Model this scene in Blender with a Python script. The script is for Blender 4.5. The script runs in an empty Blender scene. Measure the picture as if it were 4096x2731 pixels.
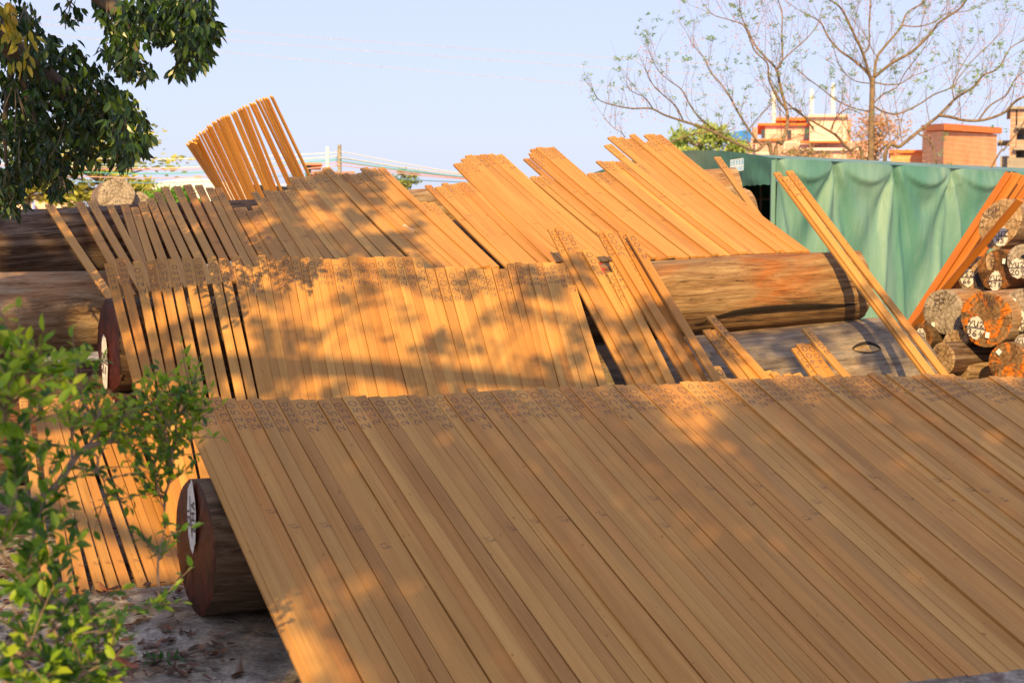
import bpy, math, random
import numpy as np
from mathutils import Vector as V, Matrix, noise
R = math.radians
sc = bpy.context.scene
COL = sc.collection

# ------------------------------------------------------------------ camera
SW, SH, F = 4096.0, 2731.0, 5688.9          # photograph pixels, 50 mm on 36 mm
HZ, CH = 853.0, 1.55                          # horizon row, eye height
PITCH = math.atan((SH/2-HZ)/F)
cp, sp = math.cos(PITCH), math.sin(PITCH)
cam_d = bpy.data.cameras.new('camera'); cam = bpy.data.objects.new('camera', cam_d); COL.objects.link(cam)
cam_d.lens = 50; cam_d.sensor_width = 36; cam_d.clip_end = 3000; cam_d.clip_start = 0.1
cam.location = (0, 0, CH); cam.rotation_euler = (math.pi/2-PITCH, 0, 0)
cam_d.dof.use_dof = True; cam_d.dof.focus_distance = 7.4; cam_d.dof.aperture_fstop = 5.0
sc.camera = cam
# ------------------------------------------------------------------ world, sun, exposure
SUN_EL, SUN_AZ = R(29), R(5)                 # sunlight travels towards +Y, turned 5 deg to the right
w = bpy.data.worlds.new('World'); sc.world = w; w.use_nodes = True
nt = w.node_tree; bg = nt.nodes['Background']
sky = nt.nodes.new('ShaderNodeTexSky'); sky.sky_type = 'NISHITA'; sky.sun_disc = False
sky.sun_elevation = SUN_EL; sky.sun_rotation = math.pi + SUN_AZ
sky.air_density = 1.0; sky.dust_density = 1.0; sky.ozone_density = 4.0; sky.altitude = 0
tint = nt.nodes.new('ShaderNodeMix'); tint.data_type = 'RGBA'; tint.blend_type = 'MIX'; tint.inputs[0].default_value = .8
tint.inputs[7].default_value = (3.9, 4.08, 5.5, 1)          # pale milky haze mixed evenly into the clear sky
nt.links.new(sky.outputs[0], tint.inputs[6]); nt.links.new(tint.outputs[2], bg.inputs[0]); bg.inputs[1].default_value = 0.125
S = V((-math.sin(SUN_AZ)*math.cos(SUN_EL), -math.cos(SUN_AZ)*math.cos(SUN_EL), math.sin(SUN_EL)))   # towards the sun
sd = bpy.data.lights.new('sun', 'SUN'); so = bpy.data.objects.new('sun', sd); COL.objects.link(so)
sd.energy = 5.0; sd.angle = R(0.5); sd.color = (1.0, 0.685, 0.26)
so.rotation_euler = S.to_track_quat('Z', 'Y').to_euler(); so.location = S*30
sc.view_settings.view_transform = 'Standard'; sc.view_settings.look = 'None'
sc.view_settings.exposure = 0.58; sc.view_settings.gamma = 1
sc.render.engine = 'CYCLES'
sc.render.resolution_x = 1024; sc.render.resolution_y = 682

# ------------------------------------------------------------------ geometry helpers
def bez(pts, n=10):
    out = []
    for i in range(len(pts)-1):
        p0 = pts[max(i-1, 0)]; p1 = pts[i]; p2 = pts[i+1]; p3 = pts[min(i+2, len(pts)-1)]
        for k in range(n):
            t = k/n; out.append(.5*((2*p1)+(p2-p0)*t+(2*p0-5*p1+4*p2-p3)*t*t+(3*p1-p0-3*p2+p3)*t**3))
    out.append(pts[-1]); return out
C0 = V((0, 0, CH))
def ray(x, y):
    a = (x-SW/2)/F; b = (SH/2-y)/F
    return V((a, cp+b*sp, -sp+b*cp))
def at(x, y, Y):
    r = ray(x, y); return C0 + r*(Y/r.y)
def gnd(x, y, h=0.0):
    r = ray(x, y); return C0 + r*((h-CH)/r.z)
class Plane:
    def __init__(s, n, q): s.n = n.normalized(); s.n = s.n if s.n.z > 0 else -s.n; s.q = q
    def hit(s, x, y):
        r = ray(x, y); return C0 + r*((s.q-C0).dot(s.n)/r.dot(s.n))
def plane3(a, b, c): return Plane((b-a).cross(c-a), a)

def tag(o, label=None, cat=None, group=None, kind=None):
    if label: o['label'] = label
    if cat: o['category'] = cat
    if group: o['group'] = group
    if kind: o['kind'] = kind
    return o
def mesh(name, verts, faces, mats, midx=None, smooth=False):
    m = bpy.data.meshes.new(name); m.from_pydata([tuple(v) for v in verts], [], faces)
    for mm in (mats if isinstance(mats, (list, tuple)) else [mats]): m.materials.append(mm)
    if midx: m.polygons.foreach_set('material_index', midx)
    if smooth: m.polygons.foreach_set('use_smooth', [True]*len(faces))
    m.update(); return m
def obj(name, me, parent=None, mw=None):
    o = bpy.data.objects.new(name, me); COL.objects.link(o)
    if parent is not None: o.parent = parent
    if mw is not None:
        if parent is not None:
            o.matrix_parent_inverse = Matrix.Identity(4); o.matrix_basis = mw
        else: o.matrix_world = mw
    return o
def empty(name, loc=(0, 0, 0)):
    o = bpy.data.objects.new(name, None); o.location = loc; COL.objects.link(o); o.empty_display_size = .2; return o
class MB:
    def __init__(s): s.v = []; s.f = []; s.m = []
    def box(s, p, X, Y, Z, m=0):          # p = corner, X Y Z = edge vectors
        b = len(s.v)
        for k in range(8): s.v.append(p + X*(k & 1) + Y*((k >> 1) & 1) + Z*((k >> 2) & 1))
        for q in ((0, 2, 3, 1), (4, 5, 7, 6), (0, 1, 5, 4), (2, 6, 7, 3), (0, 4, 6, 2), (1, 3, 7, 5)):
            s.f.append([b+i for i in q]); s.m.append(m)
    def quad(s, a, b, c, d, m=0):
        n = len(s.v); s.v += [a, b, c, d]; s.f.append([n, n+1, n+2, n+3]); s.m.append(m)
    def poly(s, pts, m=0):
        n = len(s.v); s.v += list(pts); s.f.append(list(range(n, n+len(pts)))); s.m.append(m)
    def tube(s, pts, rad, seg=6, m=0, cap=True):
        n = len(pts); b = len(s.v); up = V((.3, .2, 1)).normalized()
        for i, p in enumerate(pts):
            t = (pts[min(i+1, n-1)]-pts[max(i-1, 0)]); t = t.normalized() if t.length > 1e-9 else V((0, 0, 1))
            a = t.cross(up)
            if a.length < .05: a = t.cross(V((1, 0, 0)))
            a.normalize(); c = t.cross(a)
            r = rad[i] if isinstance(rad, (list, tuple)) else rad
            for k in range(seg):
                th = 2*math.pi*k/seg; s.v.append(p + a*(math.cos(th)*r) + c*(math.sin(th)*r))
        for i in range(n-1):
            for k in range(seg):
                k2 = (k+1) % seg
                s.f.append([b+i*seg+k, b+i*seg+k2, b+(i+1)*seg+k2, b+(i+1)*seg+k]); s.m.append(m)
        if cap:
            s.f.append([b+k for k in range(seg)][::-1]); s.m.append(m)
            s.f.append([b+(n-1)*seg+k for k in range(seg)]); s.m.append(m)
    def build(s, name, mats, parent=None, smooth=False):
        return obj(name, mesh(name, s.v, s.f, mats, s.m, smooth), parent)

# ------------------------------------------------------------------ materials
def mat(name):
    m = bpy.data.materials.new(name); m.use_nodes = True
    n = m.node_tree; b = n.nodes['Principled BSDF']; return m, n, b
def N(nt, t, **kw):
    n = nt.nodes.new(t)
    for k, v in kw.items():
        if k.startswith('i_'):
            n.inputs[k[2:].replace('_', ' ')].default_value = v
        else: setattr(n, k, v)
    return n
def mapping(nt, scale, coord='Object', loc=None):
    tc = N(nt, 'ShaderNodeTexCoord'); mp = N(nt, 'ShaderNodeMapping')
    mp.inputs['Scale'].default_value = scale; nt.links.new(tc.outputs[coord], mp.inputs['Vector'])
    if loc is not None: nt.links.new(loc, mp.inputs['Location'])
    return mp.outputs[0]
def noi(nt, vec, scale, det=4, rough=.55, dist=0):
    n = N(nt, 'ShaderNodeTexNoise'); n.inputs['Scale'].default_value = scale; n.inputs['Detail'].default_value = det
    n.inputs['Roughness'].default_value = rough; n.inputs['Distortion'].default_value = dist
    if vec is not None: nt.links.new(vec, n.inputs['Vector'])
    return n.outputs[0]
def ramp(nt, fac, stops):
    r = N(nt, 'ShaderNodeValToRGB'); e = r.color_ramp.elements
    while len(e) < len(stops): e.new(.5)
    for el, (p, c) in zip(e, stops): el.position = p; el.color = (*c, 1) if len(c) == 3 else c
    nt.links.new(fac, r.inputs[0]); return r.outputs[0]
def mixc(nt, fac, a, b, mode='MIX'):
    m = N(nt, 'ShaderNodeMix', data_type='RGBA', blend_type=mode)
    for s, v in ((0, fac), (6, a), (7, b)):
        if isinstance(v, (int, float)): m.inputs[s].default_value = v
        elif isinstance(v, tuple): m.inputs[s].default_value = (*v, 1)
        else: nt.links.new(v, m.inputs[s])
    return m.outputs[2]
def bump(nt, b, h, strength=.3, dist=.01):
    n = N(nt, 'ShaderNodeBump'); n.inputs['Strength'].default_value = strength; n.inputs['Distance'].default_value = dist
    nt.links.new(h, n.inputs['Height']); nt.links.new(n.outputs[0], b.inputs['Normal'])
def plain(name, c, rough=.7, var=.25, scale=6, spec=.3):
    m, n, b = mat(name); v = mapping(n, (1, 1, 1))
    f = noi(n, v, scale, 5)
    d = tuple(x*(1-var) for x in c); u = tuple(min(1, x*(1+var)) for x in c)
    n.links.new(ramp(n, f, [(.3, d), (.7, u)]), b.inputs['Base Color'])
    b.inputs['Roughness'].default_value = rough; b.inputs['Specular IOR Level'].default_value = spec
    return m

def wood_mat(name='sawn_teak', mul_c=(1, 1, 1)):
    m, n, b = mat(name); oi = N(n, 'ShaderNodeObjectInfo')
    mul = N(n, 'ShaderNodeMath', operation='MULTIPLY'); mul.inputs[1].default_value = 37.0
    n.links.new(oi.outputs['Random'], mul.inputs[0])
    cx = N(n, 'ShaderNodeCombineXYZ')
    for i in range(3): n.links.new(mul.outputs[0], cx.inputs[i])
    fine = noi(n, mapping(n, (230, 2.2, 60), loc=cx.outputs[0]), 1, 3, .6, .3)
    band = noi(n, mapping(n, (34, .55, 12), loc=cx.outputs[0]), 1, 3, .55, .8)
    blot = noi(n, mapping(n, (9, 1.3, 9), loc=cx.outputs[0]), 1, 3)
    base = ramp(n, oi.outputs['Random'], [(0, (.47, .225, .060)), (.14, (.57, .315, .095)), (.27, (.49, .270, .085)),
            (.4, (.60, .335, .105)), (.52, (.51, .240, .068)), (.64, (.62, .355, .115)), (.76, (.44, .230, .072)), (.88, (.58, .290, .080)), (1, (.53, .305, .100))])
    c = mixc(n, ramp(n, band, [(.36, (.25, .25, .25)), (.66, (1, 1, 1))]), mixc(n, 1.0, base, (.86, .80, .74), 'MULTIPLY'), base)
    c = mixc(n, 1.0, c, ramp(n, fine, [(.30, (.82, .79, .76)), (.5, (1, 1, 1)), (.75, (1.03, 1.03, 1.02))]), 'MULTIPLY')
    c = mixc(n, 1.0, c, ramp(n, blot, [(.3, (.86, .82, .8)), (.55, (1, 1, 1))]), 'MULTIPLY')
    sp_ = noi(n, mapping(n, (60, 22, 60), loc=cx.outputs[0]), 1, 1)
    c = mixc(n, ramp(n, sp_, [(.745, (0, 0, 0)), (.78, (.6, .6, .6))]), c, (.20, .05, .015))
    c = mixc(n, 1.0, c, mul_c, 'MULTIPLY')
    n.links.new(c, b.inputs['Base Color'])
    b.inputs['Roughness'].default_value = .62; b.inputs['Specular IOR Level'].default_value = .25
    bump(n, b, fine, .25, .002); return m
WOOD = wood_mat('sawn_teak', (.96, .89, .76)); WOOD2 = wood_mat('brightened_orange_teak', (1.5, 1.25, .8)); WOOD3 = wood_mat('deep_orange_teak', (.80, .50, .25))  # fan copy's colour lifted to offset grazing sun; last copy a deeper orange
INK = plain('marker_ink', (.10, .065, .065), .6, .2)
PENCIL = plain('pencil_line', (.13, .07, .06), .6, .2)
CHALK = plain('white_chalk', (.8, .8, .78), .8, .1)
REDINK = plain('red_crayon', (.6, .03, .05), .7, .2)

def bark(name, dark, mid, light, patch=None, sx=1.6, rough=.75, bs=.8, grey=None):
    m, n, b = mat(name)
    oi = N(n, 'ShaderNodeObjectInfo'); mul = N(n, 'ShaderNodeMath', operation='MULTIPLY'); mul.inputs[1].default_value = 23
    n.links.new(oi.outputs['Random'], mul.inputs[0]); cx = N(n, 'ShaderNodeCombineXYZ')
    for i in range(3): n.links.new(mul.outputs[0], cx.inputs[i])
    st = noi(n, mapping(n, (sx*1.5, 24, 24), loc=cx.outputs[0]), 1, 9, .72, .7)
    big = noi(n, mapping(n, (1.0, 2.6, 2.6), loc=cx.outputs[0]), 1, 5, .6, .5)
    cr = noi(n, mapping(n, (sx*2.6, 48, 48), loc=cx.outputs[0]), 1, 7, .74, 1.8)
    c = ramp(n, st, [(.30, dark), (.47, mid), (.66, light)])
    if patch: c = mixc(n, ramp(n, big, [(.50, (0, 0, 0)), (.62, (.8, .8, .8))]), c, mixc(n, 1.0, c, patch, 'MULTIPLY'))
    c = mixc(n, 1.0, c, ramp(n, big, [(.30, (.45, .42, .42)), (.5, (1, 1, 1))]), 'MULTIPLY')
    c = mixc(n, ramp(n, cr, [(.33, (.9, .9, .9)), (.42, (0, 0, 0))]), c, tuple(x*.25 for x in dark))
    n.links.new(c, b.inputs['Base Color']); b.inputs['Roughness'].default_value = rough
    b.inputs['Specular IOR Level'].default_value = .3
    ad = N(n, 'ShaderNodeMath', operation='ADD'); n.links.new(st, ad.inputs[0]); n.links.new(cr, ad.inputs[1])
    bump(n, b, ad.outputs[0], bs, .03); return m
B_GOLD = bark('weathered_golden_log', (.10, .045, .018), (.33, .185, .08), (.52, .34, .17), (1.15, .62, .28))
B_GREY = bark('weathered_grey_log', (.17, .125, .085), (.42, .325, .235), (.60, .485, .37), (1.08, .82, .58), sx=.9, bs=1.0)
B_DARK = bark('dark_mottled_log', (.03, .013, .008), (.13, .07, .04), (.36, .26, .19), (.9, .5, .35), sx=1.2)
B_TAN = bark('peeled_tan_log', (.11, .055, .027), (.42, .27, .15), (.62, .46, .30), (1.0, .72, .5), sx=2.2)
B_BROWN = bark('rough_brown_log', (.035, .02, .012), (.13, .075, .04), (.27, .18, .11), None, sx=2.5)
def face_mat(name, core, mid, rim, crack=(.03, .015, .01), rough=.6, patches=None):
    m, n, b = mat(name); tc = N(n, 'ShaderNodeTexCoord')
    mp = N(n, 'ShaderNodeMapping'); mp.inputs['Scale'].default_value = (0, 1, 1); n.links.new(tc.outputs['Object'], mp.inputs['Vector'])
    ln = N(n, 'ShaderNodeVectorMath', operation='LENGTH'); n.links.new(mp.outputs[0], ln.inputs[0])
    oi = N(n, 'ShaderNodeObjectInfo')
    o = noi(n, mapping(n, (1, 11, 11)), 1, 7, .7, .6); o2 = noi(n, mapping(n, (1, 70, 70)), 1, 4, .7)
    wv = N(n, 'ShaderNodeMath', operation='MULTIPLY_ADD'); wv.inputs[1].default_value = .07; n.links.new(o, wv.inputs[0]); n.links.new(ln.outputs['Value'], wv.inputs[2])
    s1 = N(n, 'ShaderNodeMath', operation='MULTIPLY'); s1.inputs[1].default_value = 190; n.links.new(wv.outputs[0], s1.inputs[0])
    s2 = N(n, 'ShaderNodeMath', operation='SINE'); n.links.new(s1.outputs[0], s2.inputs[0])
    s3 = N(n, 'ShaderNodeMath', operation='MULTIPLY_ADD'); s3.inputs[1].default_value = .12; s3.inputs[2].default_value = .5; n.links.new(s2.outputs[0], s3.inputs[0])
    c = ramp(n, o, [(.32, core), (.5, mid), (.68, rim)])
    if patches: c = mixc(n, ramp(n, noi(n, mapping(n, (1, 9, 9)), 1, 4, .6, 1.2), [(.50, (0, 0, 0)), (.56, (.9, .9, .9))]), c, patches)
    c = mixc(n, 1.0, c, ramp(n, s3.outputs[0], [(.38, (.78, .76, .74)), (.6, (1.05, 1.05, 1.05))]), 'MULTIPLY')
    c = mixc(n, 1.0, c, ramp(n, o2, [(.3, (.75, .72, .7)), (.6, (1, 1, 1))]), 'MULTIPLY')
    sx_ = N(n, 'ShaderNodeSeparateXYZ'); n.links.new(tc.outputs['Object'], sx_.inputs[0])
    at2 = N(n, 'ShaderNodeMath', operation='ARCTAN2'); n.links.new(sx_.outputs[1], at2.inputs[0]); n.links.new(sx_.outputs[2], at2.inputs[1])
    cv = N(n, 'ShaderNodeCombineXYZ'); n.links.new(at2.outputs[0], cv.inputs[0]); n.links.new(wv.outputs[0], cv.inputs[1]); n.links.new(oi.outputs['Random'], cv.inputs[2])
    mp2 = N(n, 'ShaderNodeMapping'); mp2.inputs['Scale'].default_value = (2.6, 3.0, 40); n.links.new(cv.outputs[0], mp2.inputs['Vector'])
    rc = noi(n, mp2.outputs[0], 1, 4, .7, .4)
    c = mixc(n, ramp(n, rc, [(.478, (0, 0, 0)), (.494, (.85, .85, .85)), (.506, (.85, .85, .85)), (.522, (0, 0, 0))]), c, crack)
    n.links.new(c, b.inputs['Base Color']); b.inputs['Roughness'].default_value = rough; b.inputs['Specular IOR Level'].default_value = .18
    bump(n, b, o2, .4, .006); return m
F_RED = face_mat('varnished_red_cut', (.022, .004, .002), (.065, .010, .004), (.12, .022, .009), (.02, .006, .004), .42)
F_GREY = face_mat('weathered_grey_cut', (.24, .19, .14), (.40, .33, .26), (.54, .46, .38))
F_TAN = face_mat('weathered_tan_cut', (.28, .17, .085), (.47, .31, .17), (.62, .46, .30))
F_ORANGE = face_mat('orange_cut', (.14, .07, .03), (.26, .15, .07), (.36, .23, .12), patches=(.72, .20, .015))
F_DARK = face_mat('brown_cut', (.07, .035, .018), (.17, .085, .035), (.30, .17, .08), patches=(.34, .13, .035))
PAINT = plain('white_number_paint', (.62, .59, .53), .75, .22, 30)
TAGW = plain('white_plastic_tag', (.8, .8, .78), .4, .05)
TAR = plain('black_tar', (.02, .022, .028), .25, .5, 20, .6)

# ------------------------------------------------------------------ hand-drawn strokes
G = {'0': [[(.5, 1), (.15, .85), (.05, .45), (.3, .05), (.7, .05), (.95, .4), (.9, .8), (.55, 1), (.35, .93)]],
     '1': [[(.5, 1), (.5, 0)]],
     '2': [[(.05, .75), (.3, 1), (.75, .95), (.85, .7), (.5, .35), (.1, .05), (.5, .12), (1, 0)]],
     '3': [[(.1, .9), (.6, 1), (.85, .8), (.4, .55), (.85, .35), (.6, .02), (.05, .1)]],
     '4': [[(.6, 1), (.1, .4), (.95, .45)], [(.75, .75), (.6, 0)]],
     '5': [[(.9, 1), (.3, .95), (.2, .6), (.7, .6), (.85, .3), (.55, 0), (.05, .1)]],
     '6': [[(.7, 1), (.25, .6), (.1, .25), (.4, 0), (.85, .15), (.75, .45), (.3, .4)]],
     '7': [[(.05, .9), (.9, 1), (.6, .5), (.45, 0)]],
     '8': [[(.8, .85), (.5, 1), (.2, .8), (.5, .55), (.85, .25), (.5, 0), (.15, .2), (.5, .5), (.8, .85)]],
     '9': [[(.85, .7), (.5, .5), (.15, .7), (.4, 1), (.85, .9), (.8, .5), (.6, 0)]],
     'y': [[(.05, 1), (.45, .5)], [(.95, 1), (.3, 0)]], 'u': [[(.1, 1), (.15, .2), (.5, 0), (.85, .3), (.85, 1)], [(.85, .4), (.95, 0)]],
     's': [[(.9, .95), (.4, 1), (.15, .75), (.75, .35), (.6, .03), (.1, .08)]], 'd': [[(.2, 1), (.2, 0), (.7, .1), (.9, .5), (.6, .95), (.2, 1)]],
     'h': [[(.1, 1), (.15, 0)], [(.85, 1), (.85, 0)], [(.1, .5), (.85, .52)]], 'b': [[(.2, 1), (.2, 0), (.8, .1), (.8, .4), (.2, .52), (.7, .65), (.7, .95), (.2, 1)]],
     'a': [[(.8, .9), (.3, .9), (.1, .4), (.4, .05), (.8, .3), (.8, .9), (.95, .05)]],
     '-': [[(.1, .5), (.9, .45)]]}
def strokes(text, rnd, adv=1.25, jit=.05):
    out = []; x = 0
    for ch in text:
        if ch in G:
            sx = 1+rnd.uniform(-.12, .12); sy = 1+rnd.uniform(-.12, .1); dy = rnd.uniform(-.08, .08)
            for st in G[ch]:
                out.append([(x+(px+rnd.uniform(-jit, jit))*sx, (py+rnd.uniform(-jit, jit))*sy+dy) for px, py in smooth2(st)])
        x += adv if ch != '1' else adv*.8
    return out, x-(adv-1)
def smooth2(p):
    if len(p) < 4: return p
    q = [p[0]]
    for i in range(1, len(p)-1):
        a, b, c = p[i-1], p[i], p[i+1]
        q.append((.25*a[0]+.75*b[0], .25*a[1]+.75*b[1])); q.append((.75*b[0]+.25*c[0], .75*b[1]+.25*c[1]))
    q.append(p[-1]); return q
def ribbon(mb, pts3, nrm, wd, m):
    n = len(pts3); b = len(mb.v)
    for i, p in enumerate(pts3):
        t = pts3[min(i+1, n-1)]-pts3[max(i-1, 0)]
        t = t.normalized() if t.length > 1e-9 else V((1, 0, 0))
        s = t.cross(nrm)*wd*.5; mb.v += [p-s, p+s]
    for i in range(n-1):
        mb.f.append([b+2*i, b+2*i+1, b+2*i+3, b+2*i+2]); mb.m.append(m)

# ------------------------------------------------------------------ boards
TH = .015
def board(name, T, D, nrm, wid, L, marks, rnd, bow=0.0, th=TH, label='', group='', off=0.0, wood=None):
    """T = top left corner on the face, D = unit vector bottom->top, nrm = face normal, X to the right"""
    Y = D.normalized(); Z = (nrm - Y*nrm.dot(Y)).normalized(); X = Y.cross(Z)
    O = T - Y*L + X*(wid/2) + Z*off
    mw = Matrix(((X.x, Y.x, Z.x, O.x), (X.y, Y.y, Z.y, O.y), (X.z, Y.z, Z.z, O.z), (0, 0, 0, 1)))
    mb = MB(); n = 7
    bz = lambda y: bow*(-4*(y/L)*(1-y/L))
    tw = rnd.uniform(-.0025, .0025)
    for i in range(n+1):
        y = L*i/n; z = bz(y); t = tw*(i/n)
        c = .0012
        for px, pz in ((-wid/2+c, z-t), (wid/2-c, z+t), (wid/2, z+t-c), (wid/2, z+t-th), (-wid/2, z-t-th), (-wid/2, z-t-c)):
            mb.v.append(V((px, y, pz)))
    for i in range(n):
        for k in range(6):
            a = i*6+k; b2 = i*6+(k+1) % 6
            mb.f.append([a, b2, b2+6, a+6]); mb.m.append(0)
    mb.f.append(list(range(6))[::-1]); mb.m.append(0); mb.f.append([n*6+k for k in range(6)]); mb.m.append(0)
    def surf(px, y): return V((px, y, bz(y)+tw*(y/L)*(px/(wid/2))+.0011))
    up = V((0, 0, 1))
    for (text, kind, y0, size, mi, thick) in marks:
        st, tl = strokes(text, rnd)
        if kind == 'up':                 # reads towards the top end
            h = wid*.60*size; gw = h*1.42; yb = L - y0 - tl*gw; cx = rnd.uniform(-.06, .06)*wid
            sl = rnd.uniform(-.08, .08)
            for s_ in st: ribbon(mb, [surf(max(-wid*.48, min(wid*.48, cx-(gy-.5)*h+sl*gx*gw*.3)), yb+gx*gw) for gx, gy in s_], up, thick, mi)
        else:
            h = wid*.5*size; gw = h*.75
            for s_ in st: ribbon(mb, [surf(max(-wid*.47, min(wid*.47, (gy-.5)*h+.15*wid*gx)), L*y0-gx*gw) for gx, gy in s_], up, thick, mi)
    o = obj(name, mesh(name, mb.v, mb.f, [wood or WOOD, INK, PENCIL, CHALK, REDINK], mb.m), None, mw)
    tag(o, label, 'board', group); return o

ONES = ['', 'first', 'second', 'third', 'fourth', 'fifth', 'sixth', 'seventh', 'eighth', 'ninth', 'tenth', 'eleventh', 'twelfth', 'thirteenth',
        'fourteenth', 'fifteenth', 'sixteenth', 'seventeenth', 'eighteenth', 'nineteenth']
TENS = ['', '', 'twent', 'thirt', 'fort', 'fift', 'sixt', 'sevent', 'eight']
def ordn(n):
    if n < 20: return ONES[n]
    t, u = divmod(n, 10)
    return TENS[t]+'ieth' if u == 0 else TENS[t]+'y-'+ONES[u]
def toned(rnd): return rnd.choice(['honey coloured', 'pale straw', 'reddish brown', 'warm tan'])

# --- front row A -----------------------------------------------------------------
rnd = random.Random(4)
bA1, bA2 = gnd(3580, 2731), gnd(4096, 2672)
dA = ray(-720, -1602).normalized()
PA = plane3(bA1, bA2, bA1+dA)
A_top = [(700+x/1.96, 1500+y/1.96) for x, y in [(22, 200), (62, 192), (160, 187), (258, 176), (370, 195), (478, 200), (580, 196), (688, 198), (795, 188), (898, 200),
    (1008, 195), (1115, 203), (1210, 183), (1305, 177), (1408, 167), (1512, 180), (1615, 178), (1715, 167), (1815, 165), (1912, 170), (2010, 158), (2108, 172), (2180, 145)]]
A_top += [(1800+x/1.96, 1450+y/1.96) for x, y in [(128, 205), (226, 230), (315, 228), (402, 215), (492, 218), (583, 213), (668, 198), (755, 212), (845, 193), (935, 200), (1022, 205),
    (1108, 200), (1195, 180), (1283, 180), (1368, 178), (1452, 170), (1548, 175), (1632, 180), (1712, 176), (1800, 157), (1880, 153), (1960, 156), (2037, 155), (2115, 145)]]
A_top += [(2896+x/1.96, 1450+y/1.96) for x, y in [(52, 137), (135, 132), (212, 134), (290, 133), (368, 130), (445, 110), (533, 108), (612, 115), (690, 118), (765, 125), (838, 120), (910, 115),
    (980, 112), (1050, 106), (1122, 100), (1195, 103), (1265, 106), (1335, 119), (1405, 113), (1475, 107), (1545, 104), (1615, 100), (1685, 98), (1745, 98), (1800, 112), (1868, 145), (1932, 135),
    (2000, 129), (2070, 125), (2138, 118), (2205, 113), (2272, 119), (2340, 117), (2408, 112), (2475, 116), (2540, 110), (2605, 114), (2670, 110), (2735, 116)]]
Xw = (bA2-bA1).normalized(); Xp = (Xw - dA*Xw.dot(dA)).normalized()
Ts = [PA.hit(x, y) for x, y in A_top]; us = [t.dot(Xp) for t in Ts]
offs = 0
for i, (T, u) in enumerate(zip(Ts, us)):
    wid = (us[i+1]-u if i+1 < len(us) else .05)
    wid = max(.040, min(.074, wid))-.0012
    q = (T-bA1).dot(PA.n); L = 2.25
    txt = '2300' if i < 4 else ('2200' if i > 71 else '2250')
    if i in (30, 22): txt = '2250'
    offs = rnd.choice([o_ for o_ in (0, .0022, .0044, .0015, .0033, .012 if rnd.random() < .5 else .0052) if abs(o_-offs) > .0012])
    mk = [(txt, 'up', .03+rnd.uniform(0, .015), 1+rnd.uniform(-.1, .12), 1, .0028)]
    if rnd.random() < .62: mk.append(('15', 'down', .55+rnd.uniform(-.06, .06), 1.0, 2, .0022))
    board('teak_board', T, (dA + Xp*rnd.uniform(-.0016, .0016)).normalized(), PA.n, wid, L, mk, rnd, bow=.01, off=offs,
          label='board marked %s in the shaded front row, %s from its left end' % (txt, ordn(i+1)), group='boards leaning in the front row')

# --- middle row B and the strays beside it ------------------------------------------
gB1, gB2 = V((-1.45, 6.05, 0)), V((2.2, 6.9, 0))
PB = plane3(gB1, gB2, at(418, 1202, 7.45))
B_rows = [(417, 1056, 549), (464, 1041, 595), (531, 1048, 643), (583, 1045, 688), (625, 1040, 738), (671, 1039, 787), (727, 1032, 840), (770, 1035, 889), (828, 1032, 945), (872, 1035, 993),
 (924, 1032, 1039), (968, 1066, 1075), (1006, 1070, 1107), (1031, 1022, 1140), (1065, 1025, 1172), (1100, 1043, 1204), (1127, 1028, 1236), (1163, 1032, 1268), (1197, 1031, 1302), (1226, 1032, 1333),
 (1257, 1033, 1368), (1290, 1039, 1405), (1324, 1043, 1441), (1356, 1033, 1480), (1391, 1032, 1520), (1427, 1030, 1559), (1464, 1030, 1600), (1498, 1030, 1640), (1533, 1029, 1680), (1571, 1032, 1722),
 (1607, 1029, 1763), (1647, 1034, 1804), (1701, 1074, 1842), (1738, 1074, 1879), (1779, 1072, 1920), (1817, 1071, 1964), (1855, 1068, 2004), (1898, 1079, 2043), (1934, 1076, 2075), (1967, 1075, 2105),
 (1998, 1080, 2135), (2027, 1056, 2165), (2058, 1054, 2192), (2087, 1056, 2223), (2112, 1059, 2254), (2138, 1052, 2284), (2167, 1053, 2314), (2192, 1054, 2345), (2219, 1056, 2377), (2243, 1054, 2415)]
def hits(P, t, b):
    T, Bm = P.hit(*t), P.hit(*b); d = (T-Bm).normalized(); return T, d
def to_ground(T, d, h=.004): return (T.z-h)/d.z
prev = 0
lines = [hits(PB, (a, b), (c, 1595)) for a, b, c in B_rows]
for i, (T, d) in enumerate(lines):
    L = to_ground(T, d)
    if i+1 < len(lines):
        T2, d2 = lines[i+1]; m1 = T-d*.5; m2 = T2-d2*.5
        per = (m2-m1)-d*(m2-m1).dot(d); wid = min(.0485 if i < 12 else .056, max(.040, per.length))-.001
    else: wid = .048
    prev = rnd.choice([o_ for o_ in (0, .002, .004, .006, .010) if abs(o_-prev) > .0015])
    txt = '2250'
    if 11 <= i <= 12 or 32 <= i <= 40: txt = '2200'
    if 13 <= i <= 14: txt = '2300'
    mk = [(txt, 'up', .03+rnd.uniform(0, .03), 1.05+rnd.uniform(-.1, .15), 1, .0028)]
    if i in (22, 10, 33): mk.append(('10', 'up', 1.25, .8, 2, .002))
    board('teak_board', T, d, PB.n, wid, L, mk, rnd, bow=.012, off=prev,
          label='board marked %s in the dappled middle row, %s from its left end' % (txt, ordn(i+1)), group='boards leaning in the middle row')
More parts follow.
